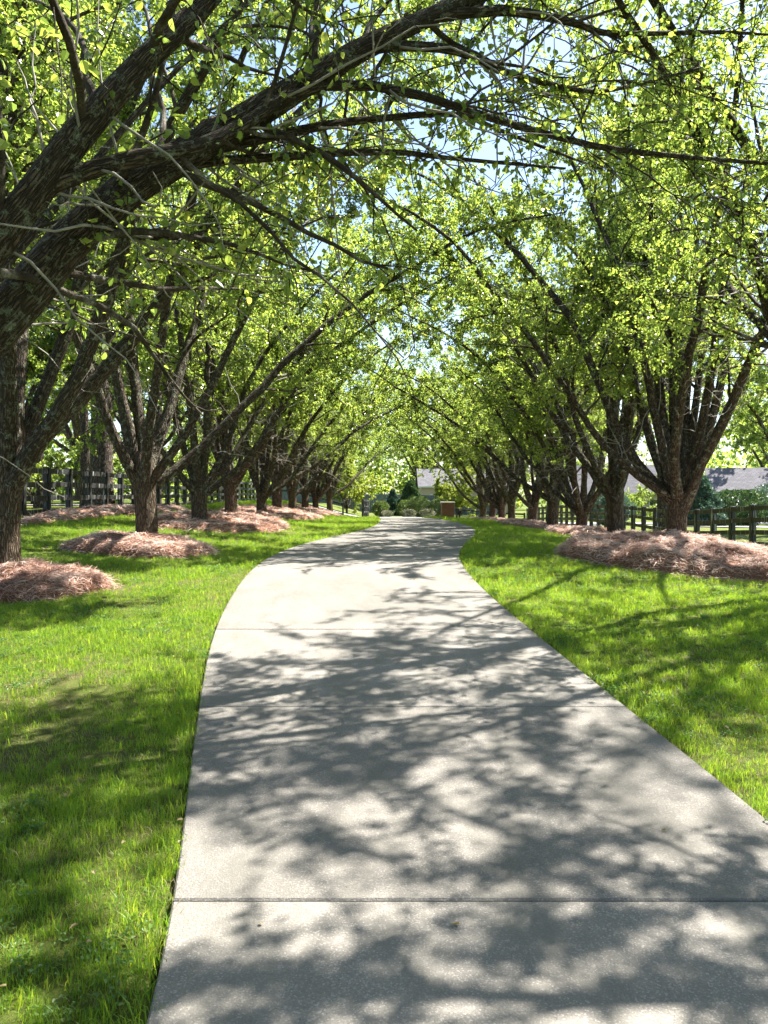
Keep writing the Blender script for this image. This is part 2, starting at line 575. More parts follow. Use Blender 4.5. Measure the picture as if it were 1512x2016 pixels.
# ------------------------------------------------------------------ drive: concrete slabs with open joints
drive = obj("driveway", None, kind="structure", label="curving pale concrete drive between the two rows of trees")
joints = [2.84 + 2.36 * k for k in range(-6, 27)]
bed_y = np.arange(-11.5, 65, 0.5)
bl, br = road_l(bed_y) - 0.10, road_r(bed_y) + 0.10
bz = ground((bl + br) / 2, bed_y) - 0.052
bV = np.concatenate([np.stack([bl, bed_y, bz], -1), np.stack([br, bed_y, bz], -1)])
nb = len(bed_y)
obj("slab_bedding", mesh("slab_bedding", bV, np.stack([np.arange(nb - 1), np.arange(nb - 1) + nb, np.arange(1, nb) + nb, np.arange(1, nb)], -1), M_EDGE), drive)


def slab(y0, y1, k):
    g, ch = (0.006, 0.008) if k < 9 else (0.004, 0.004)
    n, m = 7, 7
    ys_ = y0 + g + (y1 - y0 - 2 * g) * np.linspace(0, 1, n)
    u = np.linspace(0, 1, m)
    tilt = RNG.uniform(-0.002, 0.002)

    def lay(inset, dz):
        yy = np.clip(ys_, y0 + g + inset, y1 - g - inset)
        L, R = road_l(yy) + inset, road_r(yy) - inset
        X = L[:, None] + (R - L)[:, None] * u[None]
        Y = np.repeat(yy[:, None], m, 1)
        Z = ground(0.5 * (L + R), yy)[:, None] + 0 * X + 0.02 + tilt + dz
        return np.stack([X, Y, Z], -1)

    top, mid, bot = lay(ch, 0.0), lay(0, -ch), lay(0, -0.12)
    idx = np.arange(n * m).reshape(n, m)
    F = [np.stack([idx[:-1, :-1], idx[:-1, 1:], idx[1:, 1:], idx[1:, :-1]], -1).reshape(-1, 4)]
    ring = np.concatenate([idx[0, :], idx[1:, -1], idx[-1, -2::-1], idx[-2:0:-1, 0]])
    r2 = np.roll(ring, -1)
    N = n * m
    F.append(np.stack([ring + N, r2 + N, r2, ring], -1))
    F.append(np.stack([ring + 2 * N, r2 + 2 * N, r2 + N, ring + N], -1))
    V = np.concatenate([top.reshape(-1, 3), mid.reshape(-1, 3), bot.reshape(-1, 3)])
    obj("concrete_slab", mesh("concrete_slab", V, np.concatenate(F), M_CONC), drive)


for k in range(len(joints) - 1):
    if joints[k + 1] < 65.5:
        slab(joints[k], joints[k + 1], k)

# street crossing beyond the gate, and a pale lane beyond the right fence
def strip(name, pts, w, dz, mat, label):
    p = smooth_path(pts, 50)
    t = nrm(np.gradient(p, axis=0))
    nn = np.stack([-t[:, 1], t[:, 0]], -1)
    rows = []
    us = np.linspace(-1, 1, 7)
    for u in us:
        q = p[:, :2] + nn * w / 2 * u
        rows.append(np.stack([q[:, 0], q[:, 1], ground(q[:, 0], q[:, 1]) + dz], -1))
    V = np.stack(rows, 1)
    n_, m_ = V.shape[:2]
    i = np.arange(n_ * m_).reshape(n_, m_)
    F = np.stack([i[:-1, :-1], i[1:, :-1], i[1:, 1:], i[:-1, 1:]], -1).reshape(-1, 4)
    obj(name, mesh(name, V.reshape(-1, 3), F, mat), kind="structure", label=label)


strip("street", [(-60, 72), (-20, 70), (2, 69.5), (25, 70), (70, 66)], 6.0, 0.06, M_ASPH, "pale asphalt street across the end of the drive")
strip("lane", [(16, 66), (19, 54), (24, 46), (34, 40), (60, 36)], 4.0, 0.05, M_ASPH, "pale lane running behind the right hand fence")
strip("path", [(-40, 44), (-24, 41), (-15, 39), (-10.5, 39)], 2.4, 0.05, M_CAP, "bright pale path behind the left hand fence")

# ------------------------------------------------------------------ leaves
def leaf_mesh(C, tipdir, normal, size, hexa=True, rng=RNG, aspect=0.8):
    """leaf blades at C with unit tip direction and normal; folded on the midrib"""
    n = len(C)
    t = nrm(tipdir)
    s = nrm(np.cross(normal, t))
    nn = np.cross(t, s)
    L = size[:, None]
    W = L * aspect * 0.5
    fold = 0.18 * L
    if hexa:
        b = C
        tip = C + t * L - nn * fold * 0.6
        l1 = C + t * L * 0.22 + s * W * 0.85 + nn * fold
        l2 = C + t * L * 0.62 + s * W * 0.8 + nn * fold * 0.7
        r1 = C + t * L * 0.22 - s * W * 0.85 + nn * fold
        r2 = C + t * L * 0.62 - s * W * 0.8 + nn * fold * 0.7
        V = np.stack([b, l1, l2, tip, r2, r1], 1).reshape(-1, 3)
        i = np.arange(n)[:, None] * 6
        F = np.concatenate([i + np.array([0, 3, 2, 1]), i + np.array([0, 5, 4, 3])])
        r = rng.random(n)
        rnd = np.concatenate([r, r])
    else:
        tip = C + t * L - nn * fold * 0.5
        l1 = C + t * L * 0.42 + s * W + nn * fold
        r1 = C + t * L * 0.42 - s * W + nn * fold
        V = np.stack([C, l1, tip, r1], 1).reshape(-1, 3)
        i = np.arange(n)[:, None] * 4
        F = np.concatenate([i + np.array([0, 2, 1]), i + np.array([0, 3, 2])])
        r = rng.random(n)
        rnd = np.concatenate([r, r])
    return V, F, rnd


# ------------------------------------------------------------------ avenue trees
def lookup(P, t):
    """sample polylines P (M,N,3) at t (M,)  -> point, tangent"""
    M, N, _ = P.shape
    x = np.clip(t, 0, 0.9999) * (N - 1)
    i = x.astype(int)
    u = (x - i)[:, None]
    m = np.arange(M)
    p = P[m, i] * (1 - u) + P[m, i + 1] * u
    return p, nrm(P[m, i + 1] - P[m, i])


def branch_batch(P0, D0, L, N, rng, droop=0.0, wander=0.25):
    """grow M wandering branches: start, dir, length"""
    M = len(P0)
    step = (L / (N - 1))[:, None]
    P = np.zeros((M, N, 3))
    P[:, 0] = P0
    d = nrm(D0)
    for k in range(1, N):
        d = nrm(d + rng.normal(0, wander, (M, 3)) + np.array([0, 0, -droop]))
        P[:, k] = P[:, k - 1] + d * step
    return P


def gen_tree(seed, fork=1.5, trunk_r=0.22, n_limb=9, lean=(0, 0), limb_len=(8.0, 10.5), tilt=(16, 42), n_lat=12, n_twig=9,
             n_leaf=48, leaf=(0.05, 0.08), hexa=True, hand=None, spread=44, n_dead=7, z_lo=0.8, low=0.25, side_bias=None, leaf_low=0.0, sides=12, thin=None, bias=0.22):
    rng = np.random.default_rng(seed)
    parts = {"limbs": []}
    # trunk: flared foot, slight waist, swelling under the fork
    zs = np.array([-0.35, 0, 0.12, 0.3, 0.6, 0.9, 1.2, 1.5, 1.75, 1.95]) * fork / 1.5
    prof = np.array([1.65, 1.35, 1.18, 1.06, 1.0, 0.98, 1.02, 1.12, 1.0, 0.55])
    n = 20
    z = np.linspace(zs[0], zs[-1], n)
    rr = np.interp(z, zs, prof) * trunk_r
    P = np.stack([lean[0] * np.maximum(z, 0) + 0.03 * np.sin(z * 2 + seed), lean[1] * np.maximum(z, 0) + 0.03 * np.cos(z * 2.3 + seed), z], -1)
    V, F, uv = tubes(P[None], rr[None], 18)
    a = np.arctan2(V[:, 1], V[:, 0])
    k = 1 + 0.06 * np.sin(a * 3 + seed) + 0.04 * np.sin(a * 5 + V[:, 2] * 2)
    c = np.repeat(P, 18, 0)
    V = c + (V - c) * k[:, None]
    uv[:, 0] = np.tile(np.arange(18) / 18 * 2 * np.pi * trunk_r, n)
    parts["trunk"] = (V, F, uv)
    top = P[-1]
    # limbs
    limbs = []
    if hand:
        for pts, r0, r1 in hand:
            limbs.append((smooth_path(pts, 22), r0, r1))
    az0 = rng.uniform(0, 6.28)
    for i in range(n_limb):
        inner = i >= n_limb * 0.68
        az = az0 + i * 2 * np.pi / max(1, n_limb * 0.68) + rng.normal(0, 0.22) if not inner else rng.uniform(0, 6.28)
        a0 = math.radians(rng.uniform(3, 15) if inner else rng.uniform(*tilt))
        Ls = rng.uniform(*limb_len) * (1.0 if not inner else 1.08)
        if side_bias is not None and not inner:
            c_ = math.cos(az - side_bias)
            Ls *= 1 + 0.14 * c_
            a0 *= 1 + bias * c_
        a1 = a0 + math.radians(rng.uniform(0.35, 1.0) * spread * (0.4 if inner else 1.0))
        N = 20
        ds = Ls / (N - 1)
        z0 = fork * rng.uniform(z_lo, 1.02)
        base = np.array([lean[0] * z0, lean[1] * z0, z0])
        p = base + np.array([math.cos(az), math.sin(az), 0]) * trunk_r * 0.35
        pts = [p]
        d_az, wt = az, 0.0
        for k in range(1, N):
            s = k / (N - 1)
            # leaves the trunk wide, sweeps up, then arches outward at the end
            tl = a0 * (1.25 - 0.55 * min(1, s * 3)) + (a1 - 0.7 * a0) * max(0, (s - 0.2) / 0.8) ** 1.3 + wt
            d_az += rng.normal(0, 0.10)
            wt = 0.7 * wt + rng.normal(0, 0.065)
            d = np.array([math.cos(d_az) * math.sin(tl), math.sin(d_az) * math.sin(tl), math.cos(tl)])
            p = p + d * ds
            pts.append(p)
        limbs.append((np.array(pts), trunk_r * rng.uniform(0.42, 0.60), 0.014))
    leafC, leafT = [], []
    for pts, r0, r1 in limbs:
        N = len(pts)
        s = np.linspace(0, 1, N)
        r = r1 + (r0 - r1) * (1 - s) ** 0.9
        r[0] *= 1.25
        r[1] *= 1.1
        V, F, uv = tubes(pts[None], r[None], sides, 0.035, rng)
        uv[:, 0] = np.tile(np.arange(sides) / sides * 2 * np.pi * r0, N)
        limb_mesh = (V, F, uv)
        seglen = np.linalg.norm(np.diff(pts, axis=0), axis=1).sum()
        nl = max(3, int(n_lat * seglen / 7.5))
        t = np.sort(low + (1 - low) * (np.arange(nl) + rng.random(nl)) / nl)
        p, tg = lookup(np.repeat(pts[None], nl, 0), t)
        perp = nrm(np.cross(tg, rng.normal(0, 1, (nl, 3))))
        d = tg * 0.75 + perp * 0.85 + np.array([0, 0, 0.12])
        L = (0.8 + 2.0 * (1 - t)) * rng.uniform(0.65, 1.25, nl)
        lat = branch_batch(p, d, L, 9, rng, 0.035, 0.16)
        lr = np.interp(t, s, r)[:, None] * 0.42 * (1 - 0.8 * np.linspace(0, 1, 9))[None]
        lr = np.clip(lr, 0.005, 0.034 * (1 - 0.75 * np.linspace(0, 1, 9))[None])
        V1, F1, uv1 = tubes(lat, lr, 5)
        # twigs on laterals and on the limb's own outer half
        m = nl * n_twig
        src = np.repeat(lat, n_twig, 0)
        tt = 0.12 + 0.88 * rng.random(m)
        p2, tg2 = lookup(src, tt)
        ne = 14
        pe, te = lookup(np.repeat(pts[None], ne, 0), rng.uniform(0.45, 1, ne))
        p2 = np.vstack([p2, pe])
        tg2 = np.vstack([tg2, te])
        m2 = len(p2)
        d2 = tg2 * 0.6 + nrm(rng.normal(0, 1, (m2, 3))) * 0.9
        tw = branch_batch(p2, d2, rng.uniform(0.3, 0.85, m2), 4, rng, 0.03, 0.25)
        V2, F2, uv2 = tubes(tw, np.repeat(np.linspace(0.0065, 0.003, 4)[None], m2, 0), 3)
        # bare dead twigs in the inner crown
        nd = n_dead
        pd, td = lookup(np.repeat(pts[None], nd, 0), rng.uniform(0.15, 0.6, nd))
        dd = branch_batch(pd, td * 0.6 + nrm(rng.normal(0, 1, (nd, 3))), rng.uniform(0.6, 2.0, nd), 8, rng, 0.02, 0.25)
        V3, F3, uv3 = tubes(dd, np.repeat(np.linspace(0.011, 0.003, 8)[None], nd, 0), 4)
        V4, F4 = merge([(V1, F1), (V2, F2), (V3, F3)])
        parts["limbs"].append((limb_mesh, (V4, F4, np.concatenate([uv1, uv2, uv3]), len(F3))))
        # leaves
        nlf = rng.poisson(n_leaf * rng.uniform(0.45, 1.45, m2))
        idx = np.repeat(np.arange(m2), nlf)
        q, tq = lookup(tw[idx], rng.uniform(0.05, 1.0, len(idx)))
        q = q + rng.normal(0, 0.036, q.shape)
        leafC.append(q)
        leafT.append(tq)
    C = np.concatenate(leafC)
    T = np.concatenate(leafT)
    if leaf_low:
        keep = C[:, 2] > leaf_low
        C, T = C[keep], T[keep]
    if thin is not None:
        keep = rng.random(len(C)) < thin(C)
        C, T = C[keep], T[keep]
    nL = len(C)
    nv = nrm(np.array([0, 0, 0.7]) + rng.normal(0, 0.65, (nL, 3)))
    tip = nrm(T * 0.5 + rng.normal(0, 0.6, (nL, 3)) + np.array([0, 0, -0.35]))
    size = leaf[0] * 0.7 + (leaf[1] * 1.15 - leaf[0] * 0.7) * rng.beta(2.2, 1.8, nL)
    parts["leaves"] = leaf_mesh(C, tip, nv, size, hexa, rng)
    parts["count"] = nL
    return parts


def tree_meshes(parts, leafmat=None, barkmat=None):
    out = {"trunk": mesh("trunk", *parts["trunk"][:2], barkmat or M_BARK, uv=parts["trunk"][2], smooth=True), "limbs": []}
    for (l, tw) in parts["limbs"]:
        tm = mesh("twigs", tw[0], tw[1], M_TWIG, uv=tw[2], smooth=True)
        tm.materials.append(M_DEAD)
        mi = np.zeros(len(tm.polygons), np.int32)
        mi[-tw[3]:] = 1
        tm.polygons.foreach_set("material_index", mi)
        out["limbs"].append((mesh("limb", l[0], l[1], barkmat or M_LIMB, uv=l[2], smooth=True), tm))
    V, F, r = parts["leaves"]
    out["leaves"] = mesh("foliage", V, F, leafmat or M_LEAF, rnd=r)
    return out


def place_tree(name, ms, loc, label, group, rz=0.0, sc=1.0, cat="tree", tip=(0, 0)):
    root = thing(name, label, cat, loc, group, rot=(tip[0], tip[1], rz), scale=(sc, sc, sc))
    obj("trunk", ms["trunk"], root)
    for lm, tm in ms["limbs"]:
        l = obj("limb", lm, root)
        obj("twigs", tm, l, kind="stuff")
    obj("foliage", ms["leaves"], root, kind="stuff")
    return root


GL = "trees lining the left side of the drive"
GR = "trees lining the right side of the drive"

# nearest left tree (trunk just outside the picture, limbs arch over the drive) - limbs in tree space
B0 = np.array([-4.45, 4.7, 0.0])
B0[2] = gz(B0[0], B0[1])
A_ = [(-4.25, 4.75, 1.3), (-3.75, 4.8, 1.75), (-3.15, 4.85, 2.25), (-2.54, 4.9, 2.74), (-2.15, 5, 3.28), (-1.77, 5.1, 3.68), (-1.38, 5.2, 3.99), (-0.73, 5.4, 4.49), (-0.22, 5.6, 4.92), (0.37, 5.8, 5.32), (0.9, 6.1, 5.72), (2.01, 6.6, 6.35), (3.43, 7.2, 6.93)]
B_ = [(-4.4, 4.6, 1.4), (-3.7, 4.5, 1.95), (-2.9, 4.5, 2.55), (-2.34, 4.5, 3.14), (-1.91, 4.6, 3.79), (-1.5, 4.7, 4.34), (-1.2, 4.9, 4.79), (-0.9, 5.1, 5.31), (-0.5, 5.4, 6.08), (-0.02, 5.8, 7.01)]
C_ = [(-2.55, 4.5, 2.95), (-2.17, 4.55, 3.39), (-1.91, 4.6, 3.58), (-1.52, 4.75, 3.77), (-1.27, 4.9, 3.88), (-0.97, 5.1, 4.13), (-0.58, 5.4, 4.54), (0.02, 5.7, 4.72), (0.76, 6.0, 4.67), (1.66, 6.3, 4.58), (2.47, 6.6, 4.62), (3.63, 7.0, 4.72), (4.48, 7.3, 4.77)]
D_ = [(-0.22, 5.6, 4.92), (0.09, 5.7, 5.03), (0.58, 5.9, 5.11), (1.0, 6.2, 5.12), (1.7, 6.6, 5.19), (2.2, 6.9, 5.37), (3.08, 7.3, 5.78)]
E_ = [(0.37, 5.8, 5.32), (1.02, 6.1, 5.55), (1.64, 6.4, 5.64), (2.01, 6.6, 5.68), (3.1, 7.0, 5.94), (3.79, 7.3, 6.1)]
F_ = [(-1.38, 5.2, 3.98), (-1.02, 5.4, 4.16), (-0.46, 5.8, 4.48), (0.02, 6.1, 4.69), (0.64, 6.5, 4.92), (1.2, 6.9, 4.93), (2.18, 7.5, 4.89)]
G_ = [(-1.77, 5.1, 3.66), (-1.4, 5.3, 3.95), (-0.75, 5.6, 4.15), (0.02, 6.0, 4.37), (0.62, 6.3, 4.45), (1.65, 6.8, 4.59)]
H_ = [(-1.95, 5.05, 3.48), (-1.77, 5.2, 3.42), (-1.46, 5.5, 3.52), (-1.28, 5.9, 3.76)]
I_ = [(-4.4, 4.9, 1.3), (-3.9, 5.4, 2.1), (-3.3, 6.0, 3.2), (-2.7, 6.6, 4.4), (-2.0, 7.2, 5.7), (-1.2, 7.8, 6.9)]
hand = [(A_, 0.185, 0.02), (B_, 0.14, 0.02), (C_, 0.062, 0.012), (D_, 0.044, 0.010), (E_, 0.044, 0.010), (F_, 0.044, 0.010), (G_, 0.042, 0.010), (H_, 0.028, 0.008), (I_, 0.06, 0.012)]
hand = [([np.array(p) - B0 for p in pts], a, b) for pts, a, b in hand]
t0 = gen_tree(5, fork=1.5, trunk_r=0.26, n_limb=3, tilt=(15, 35), hand=hand, n_lat=13, n_twig=8, n_leaf=9, n_dead=9, leaf=(0.045, 0.072), low=0.28, leaf_low=2.7, sides=14)
place_tree("avenue_tree", tree_meshes(t0), B0, "nearest tree, thick lichen-covered limbs arching over the drive from the upper left", GL)

heroes = [
    # seed, x, y, lean, r, fork, side, label, group, kwargs
    (21, -5.08, 9.8, (0.07, 0.02), 0.20, 1.75, 0.0, "tree in the nearest left straw bed, furrowed trunk cut by the left picture edge", GL, dict(n_leaf=62, n_lat=15, leaf=(0.042, 0.068), hexa=False, tilt=(8, 28), bias=0.45, limb_len=(9.0, 11.5))),
    (32, -4.6, 14.2, (0.0, 0.0), 0.20, 1.45, 0.0, "left row tree with forked trunk in the oval straw bed", GL, dict(n_leaf=66, n_lat=15, hexa=False, tilt=(13, 38), leaf=(0.045, 0.072), bias=0.42, limb_len=(9.0, 11.5))),
    (43, 7.3, 10.7, (0.0, 0.0), 0.22, 1.6, math.pi, "tree outside the right edge whose bright leafy branches hang into the upper right", GR, dict(n_leaf=40, n_lat=17, leaf=(0.042, 0.066), hexa=False, tilt=(20, 48), leaf_low=2.6, thin=lambda C: np.where((C[:, 1] > 2.0) & (C[:, 0] > -2.5), 0.25, 1.0))),
    (54, 6.45, 16.2, (0.0, 0.0), 0.21, 1.2, math.pi, "right row tree standing behind the largest straw mound, many spreading stems", GR,
     dict(n_leaf=56, hexa=False, tilt=(14, 40), n_limb=13, n_dead=18, leaf=(0.045, 0.07), bias=0.42, limb_len=(8.5, 11.0), leaf_low=2.6, thin=lambda C: np.where((C[:, 0] > 0.6) & (C[:, 1] < 3.5), 0.10, 1.0))),
    (67, 6.7, 2.7, (0.0, 0.0), 0.17, 1.6, math.pi, "tree beside the viewer on the right, branches reaching into the top right corner", GR,
     dict(n_leaf=46, n_lat=18, hexa=False, tilt=(20, 46), leaf=(0.045, 0.07), leaf_low=2.8)),
]
total = t0["count"]
for seed, x, y, lean, r, fork, side, label, grp, kw in heroes:
    p = gen_tree(seed, fork=fork, trunk_r=r, lean=lean, side_bias=side, **kw)
    total += p["count"]
    place_tree("avenue_tree", tree_meshes(p), (x, y, gz(x, y)), label, grp)

variants = []
for seed, fork, nl in ((101, 1.3, 11), (102, 1.1, 10), (103, 1.45, 12), (104, 0.95, 12)):
    p = gen_tree(seed, fork=fork, trunk_r=0.215, n_limb=nl, n_lat=11, n_twig=8, n_leaf=44, leaf=(0.06, 0.098), n_dead=16, hexa=False, tilt=(12, 42), sides=9, leaf_low=2.1, side_bias=0.0, bias=0.42)
    total += p["count"]
    variants.append(tree_meshes(p))
print("leaves:", total)

ORD = ["first", "second", "third", "fourth", "fifth", "sixth", "seventh", "eighth", "ninth", "tenth"]
left_row = [(-5.05, 20.3), (-5.2, 25.0), (-4.95, 30.0), (-5.1, 35.0), (-5.0, 40.2), (-4.9, 45.5), (-4.7, 51.0), (-4.2, 57.0)]
right_row = [(6.75, 21.3), (7.0, 26.2), (7.1, 31.2), (7.3, 36.2), (7.2, 41.4), (7.4, 46.6), (7.6, 52.0), (7.7, 57.5)]
for i, (x, y) in enumerate(left_row):
    place_tree("avenue_tree", variants[(i * 3 + 1) % 4], (x, y, gz(x, y)),
               "%s tree of the left row beyond the oval straw bed, counting away from the viewer" % ORD[i], GL,
               rz=RNG.uniform(-0.6, 0.6), sc=RNG.uniform(0.9, 1.16), tip=RNG.normal(0, 0.035, 2))
for i, (x, y) in enumerate(right_row):
    place_tree("avenue_tree", variants[(i * 3) % 4], (x, y, gz(x, y)),
               "%s dark trunked tree of the right row past the largest straw mound, counting away" % ORD[i], GR,
               rz=math.pi + RNG.uniform(-0.6, 0.6), sc=RNG.uniform(0.9, 1.16), tip=RNG.normal(0, 0.035, 2))

# avenue carried on behind the viewer: unseen pair added to block skylight, darken shade
for k, (x, y, rz, lab, grp) in enumerate([(-4.7, -0.8, 0.2, "left row tree just behind the viewer, out of the picture", GL), (6.8, -0.8, 3.0, "right row tree just behind the viewer, out of the picture", GR)]):
    place_tree("avenue_tree", variants[k + 1], (x, y, gz(x, y)), lab, grp, rz=rz, sc=0.95)

# ------------------------------------------------------------------ pine straw beds
BEDS = [  # cx, cy, rx, ry, height, needles, label
    (-5.05, 9.75, 1.25, 1.0, 0.34, 14000, "reddish straw mound round the furrowed trunk at the left picture edge"),
    (-4.55, 13.95, 1.32, 1.0, 0.33, 12000, "oval straw bed round the forked left row tree"),
    (-4.9, 22.6, 2.0, 3.9, 0.30, 12000, "long straw bed round the trees just past the oval bed"),
    (-8.7, 24.5, 0.9, 6.5, 0.22, 9000, "narrow straw strip along the foot of the left fence"),
    (-4.9, 33.5, 1.9, 5.6, 0.30, 9000, "shaded straw bed half way along the left row"),
    (-4.7, 49.0, 1.8, 8.5, 0.28, 8000, "farthest straw bed under the left row near the gate"),
    (6.4, 14.3, 3.1, 3.2, 0.46, 52000, "largest sunlit straw mound on the right lawn"),
    (6.8, 23.2, 1.5, 3.4, 0.30, 10000, "dark shaded straw bed just behind the largest right mound"),
    (7.1, 33.5, 1.7, 5.2, 0.30, 9000, "straw bed half way along the right row of trees"),
    (7.4, 48.5, 1.8, 8.0, 0.28, 8000, "farthest straw bed under the right row near the brick pillar"),
]


def bed_shape(cx, cy, rx, ry, seed, x, y):
    """normalised radius with an uneven outline: <1 inside"""
    a = np.arctan2((y - cy) / ry, (x - cx) / rx)
    k = 1 + 0.07 * np.sin(2 * a + seed) + 0.05 * np.sin(3 * a + seed * 2.1) + 0.035 * np.sin(7 * a + seed)
    return np.hypot((x - cx) / rx, (y - cy) / ry) / k


def bed_z(b, seed, x, y):
    r = bed_shape(b[0], b[1], b[2], b[3], seed, x, y)
    edge = np.clip((1 - r) * min(b[2], b[3]) / 0.33, 0, 1)
    h = b[4] * (0.5 * np.sqrt(1 - (1 - edge) ** 2) + 0.5 * np.clip(1 - r, 0, 1) ** 0.8)
    n = ((fbm(x * 2.1 + seed, y * 2.1) - 0.5) * 0.5 + (fbm(x * 6 + seed, y * 6) - 0.5) * 0.32) * (0.25 + 0.75 * b[4])
    if b[2] > 3:                                   # the big mound falls away on its outer side
        h = h * (1 - 0.45 * sstep((x - 6.0) / 2.2))
    return ground(x, y) + h + n * edge - 0.03 * (edge <= 0), r


bi = 0
for bi, b in enumerate(BEDS):
    seed = 1.7 * bi + 0.4
    root = thing("pine_straw_bed", b[6], "straw bed", (b[0], b[1], gz(b[0], b[1])), "straw beds under the rows of trees")
    o = np.array([b[0], b[1], gz(b[0], b[1])])
    nr, na = 26, 90
    rr = np.linspace(0, 1.0, nr) ** 0.7
    aa = np.linspace(0, 2 * np.pi, na, endpoint=False)
    A, R = np.meshgrid(aa, rr)
    k = 1 + 0.07 * np.sin(2 * A + seed) + 0.05 * np.sin(3 * A + seed * 2.1) + 0.035 * np.sin(7 * A + seed)
    X = b[0] + b[2] * R * k * np.cos(A)
    Y = b[1] + b[3] * R * k * np.sin(A)
    Z, _ = bed_z(b, seed, X, Y)
    Z[-1] -= 0.05
    V = np.stack([X, Y, Z], -1).reshape(-1, 3) - o
    i = np.arange(nr * na).reshape(nr, na)
    j = np.roll(i, -1, axis=1)
    F = np.stack([i[:-1], j[:-1], j[1:], i[1:]], -1).reshape(-1, 4)
    obj("straw_base", mesh("straw_base", V, F, M_STRAWBASE, smooth=True), root)
    # needles: thin bent strips lying on and sticking out of the mound
    n = b[5]
    rng = np.random.default_rng(300 + bi)
    ra = np.sqrt(rng.random(n)) ** 0.85 * 1.02
    ra = ra + np.where(rng.random(n) < 0.06, rng.exponential(0.09, n), 0)
    th = rng.uniform(0, 2 * np.pi, n)
    k = 1 + 0.07 * np.sin(2 * th + seed) + 0.05 * np.sin(3 * th + seed * 2.1) + 0.035 * np.sin(7 * th + seed)
    x = b[0] + b[2] * ra * k * np.cos(th)
    y = b[1] + b[3] * ra * k * np.sin(th)
    z, _ = bed_z(b, seed, x, y)
    z = np.maximum(z, ground(x, y)) + rng.uniform(-0.01, 0.045, n)
    big = np.clip(b[1] / 13.0, 1.0, 2.2)
    L = rng.uniform(0.10, 0.24, n) * (0.8 + 0.2 * big)
    w = rng.uniform(0.0022, 0.0042, n) * big
    az = rng.uniform(0, 2 * np.pi, n)
    pit = rng.normal(0.06, 0.26, n)
    d = np.stack([np.cos(az) * np.cos(pit), np.sin(az) * np.cos(pit), np.sin(pit)], -1)
    side = nrm(np.cross(d, np.array([0, 0, 1.0]) + rng.normal(0, 0.5, (n, 3))))
    bend = nrm(rng.normal(0, 1, (n, 3)) + np.array([0, 0, -0.9])) * (L * rng.uniform(0.05, 0.28, n))[:, None]
    c = np.stack([x, y, z], -1)
    p0, p2 = c - d * L[:, None] / 2 + bend, c + d * L[:, None] / 2 + bend
    p1 = c
    s = side * w[:, None]
    V = np.stack([p0 - s * .6, p0 + s * .6, p1 - s, p1 + s, p2 - s * .5, p2 + s * .5], 1).reshape(-1, 3) - o
    i = np.arange(n)[:, None] * 6
    F = np.concatenate([i + np.array([0, 1, 3, 2]), i + np.array([2, 3, 5, 4])])
    cr = np.clip(rng.beta(2.2, 2.0, n) + (fbm(x * 2.4, y * 2.4) - 0.5) * 0.95 - 0.02, 0, 1)
    obj("pine_needles", mesh("pine_needles", V, F, M_STRAW, rnd=np.concatenate([cr, cr])), root, kind="stuff")

# ------------------------------------------------------------------ fences: post, face batten and each board its own part
def fence(pts, label, spacing, height, rails, first_extra=0.0, board_h=0.15, group=None):
    pts = np.array(pts, float)
    seg = np.linalg.norm(np.diff(pts, axis=0), axis=1)
    cum = np.concatenate([[0], np.cumsum(seg)])
    n = int(round(cum[-1] / spacing))
    s = np.linspace(0, cum[-1], n + 1)
    P = np.stack([np.interp(s, cum, pts[:, 0]), np.interp(s, cum, pts[:, 1])], -1)
    Z = ground(P[:, 0], P[:, 1])
    root = thing("board_fence", label, "fence", (P[0, 0], P[0, 1], Z[0]), group)
    o = Vector((P[0, 0], P[0, 1], Z[0]))
    rng = np.random.default_rng(int(abs(P[0, 0]) * 10))
    post = bevel_box("post", (0.13, 0.13, height + 0.4), M_FENCE)
    batt = bevel_box("batten", (0.14, 0.022, height), M_FENCE, 0.003)
    boards = {}
    for i in range(n + 1):
        d = P[min(i + 1, n)] - P[max(i - 1, 0)]
        rz = math.atan2(d[1], d[0])
        nv = Vector((-math.sin(rz), math.cos(rz), 0))
        inward = -1 if nv.x * P[i, 0] > 0 else 1        # side facing the drive
        if abs(P[i, 0]) < 8 and P[i, 1] > 50:
            inward = -1 if nv.y > 0 else 1
        c = Vector((P[i, 0], P[i, 1], Z[i])) - o
        obj("post", post, root, c - nv * inward * 0.08 + Vector((0, 0, height / 2 - 0.17)), (0, 0, rz + rng.normal(0, 0.03)))
        obj("batten", batt, root, c + nv * inward * 0.032 + Vector((0, 0, height / 2 + 0.02)), (rng.normal(0, .006), rng.normal(0, .008), rz))
        if i == n:
            continue
        q0, q1 = Vector((*P[i], Z[i])), Vector((*P[i + 1], Z[i + 1]))
        L = (q1 - q0).length
        key = round(L, 2)
        if key not in boards:
            boards[key] = bevel_box("board", (L - 0.006, 0.03, board_h), M_FENCE, 0.004)
        dv = q1 - q0
        pitch = math.atan2(dv.z, math.hypot(dv.x, dv.y))
        rz2 = math.atan2(dv.y, dv.x)
        for k in range(rails):
            zc = height - board_h / 2 - 0.02 - k * (height - board_h - 0.08) / (rails - 1)
            obj("board", boards[key], root, (q0 + q1) / 2 - o + Vector((0, 0, zc + rng.normal(0, .006))),
                (rng.normal(0, .008), -pitch + rng.normal(0, .004), rz2))
    return root


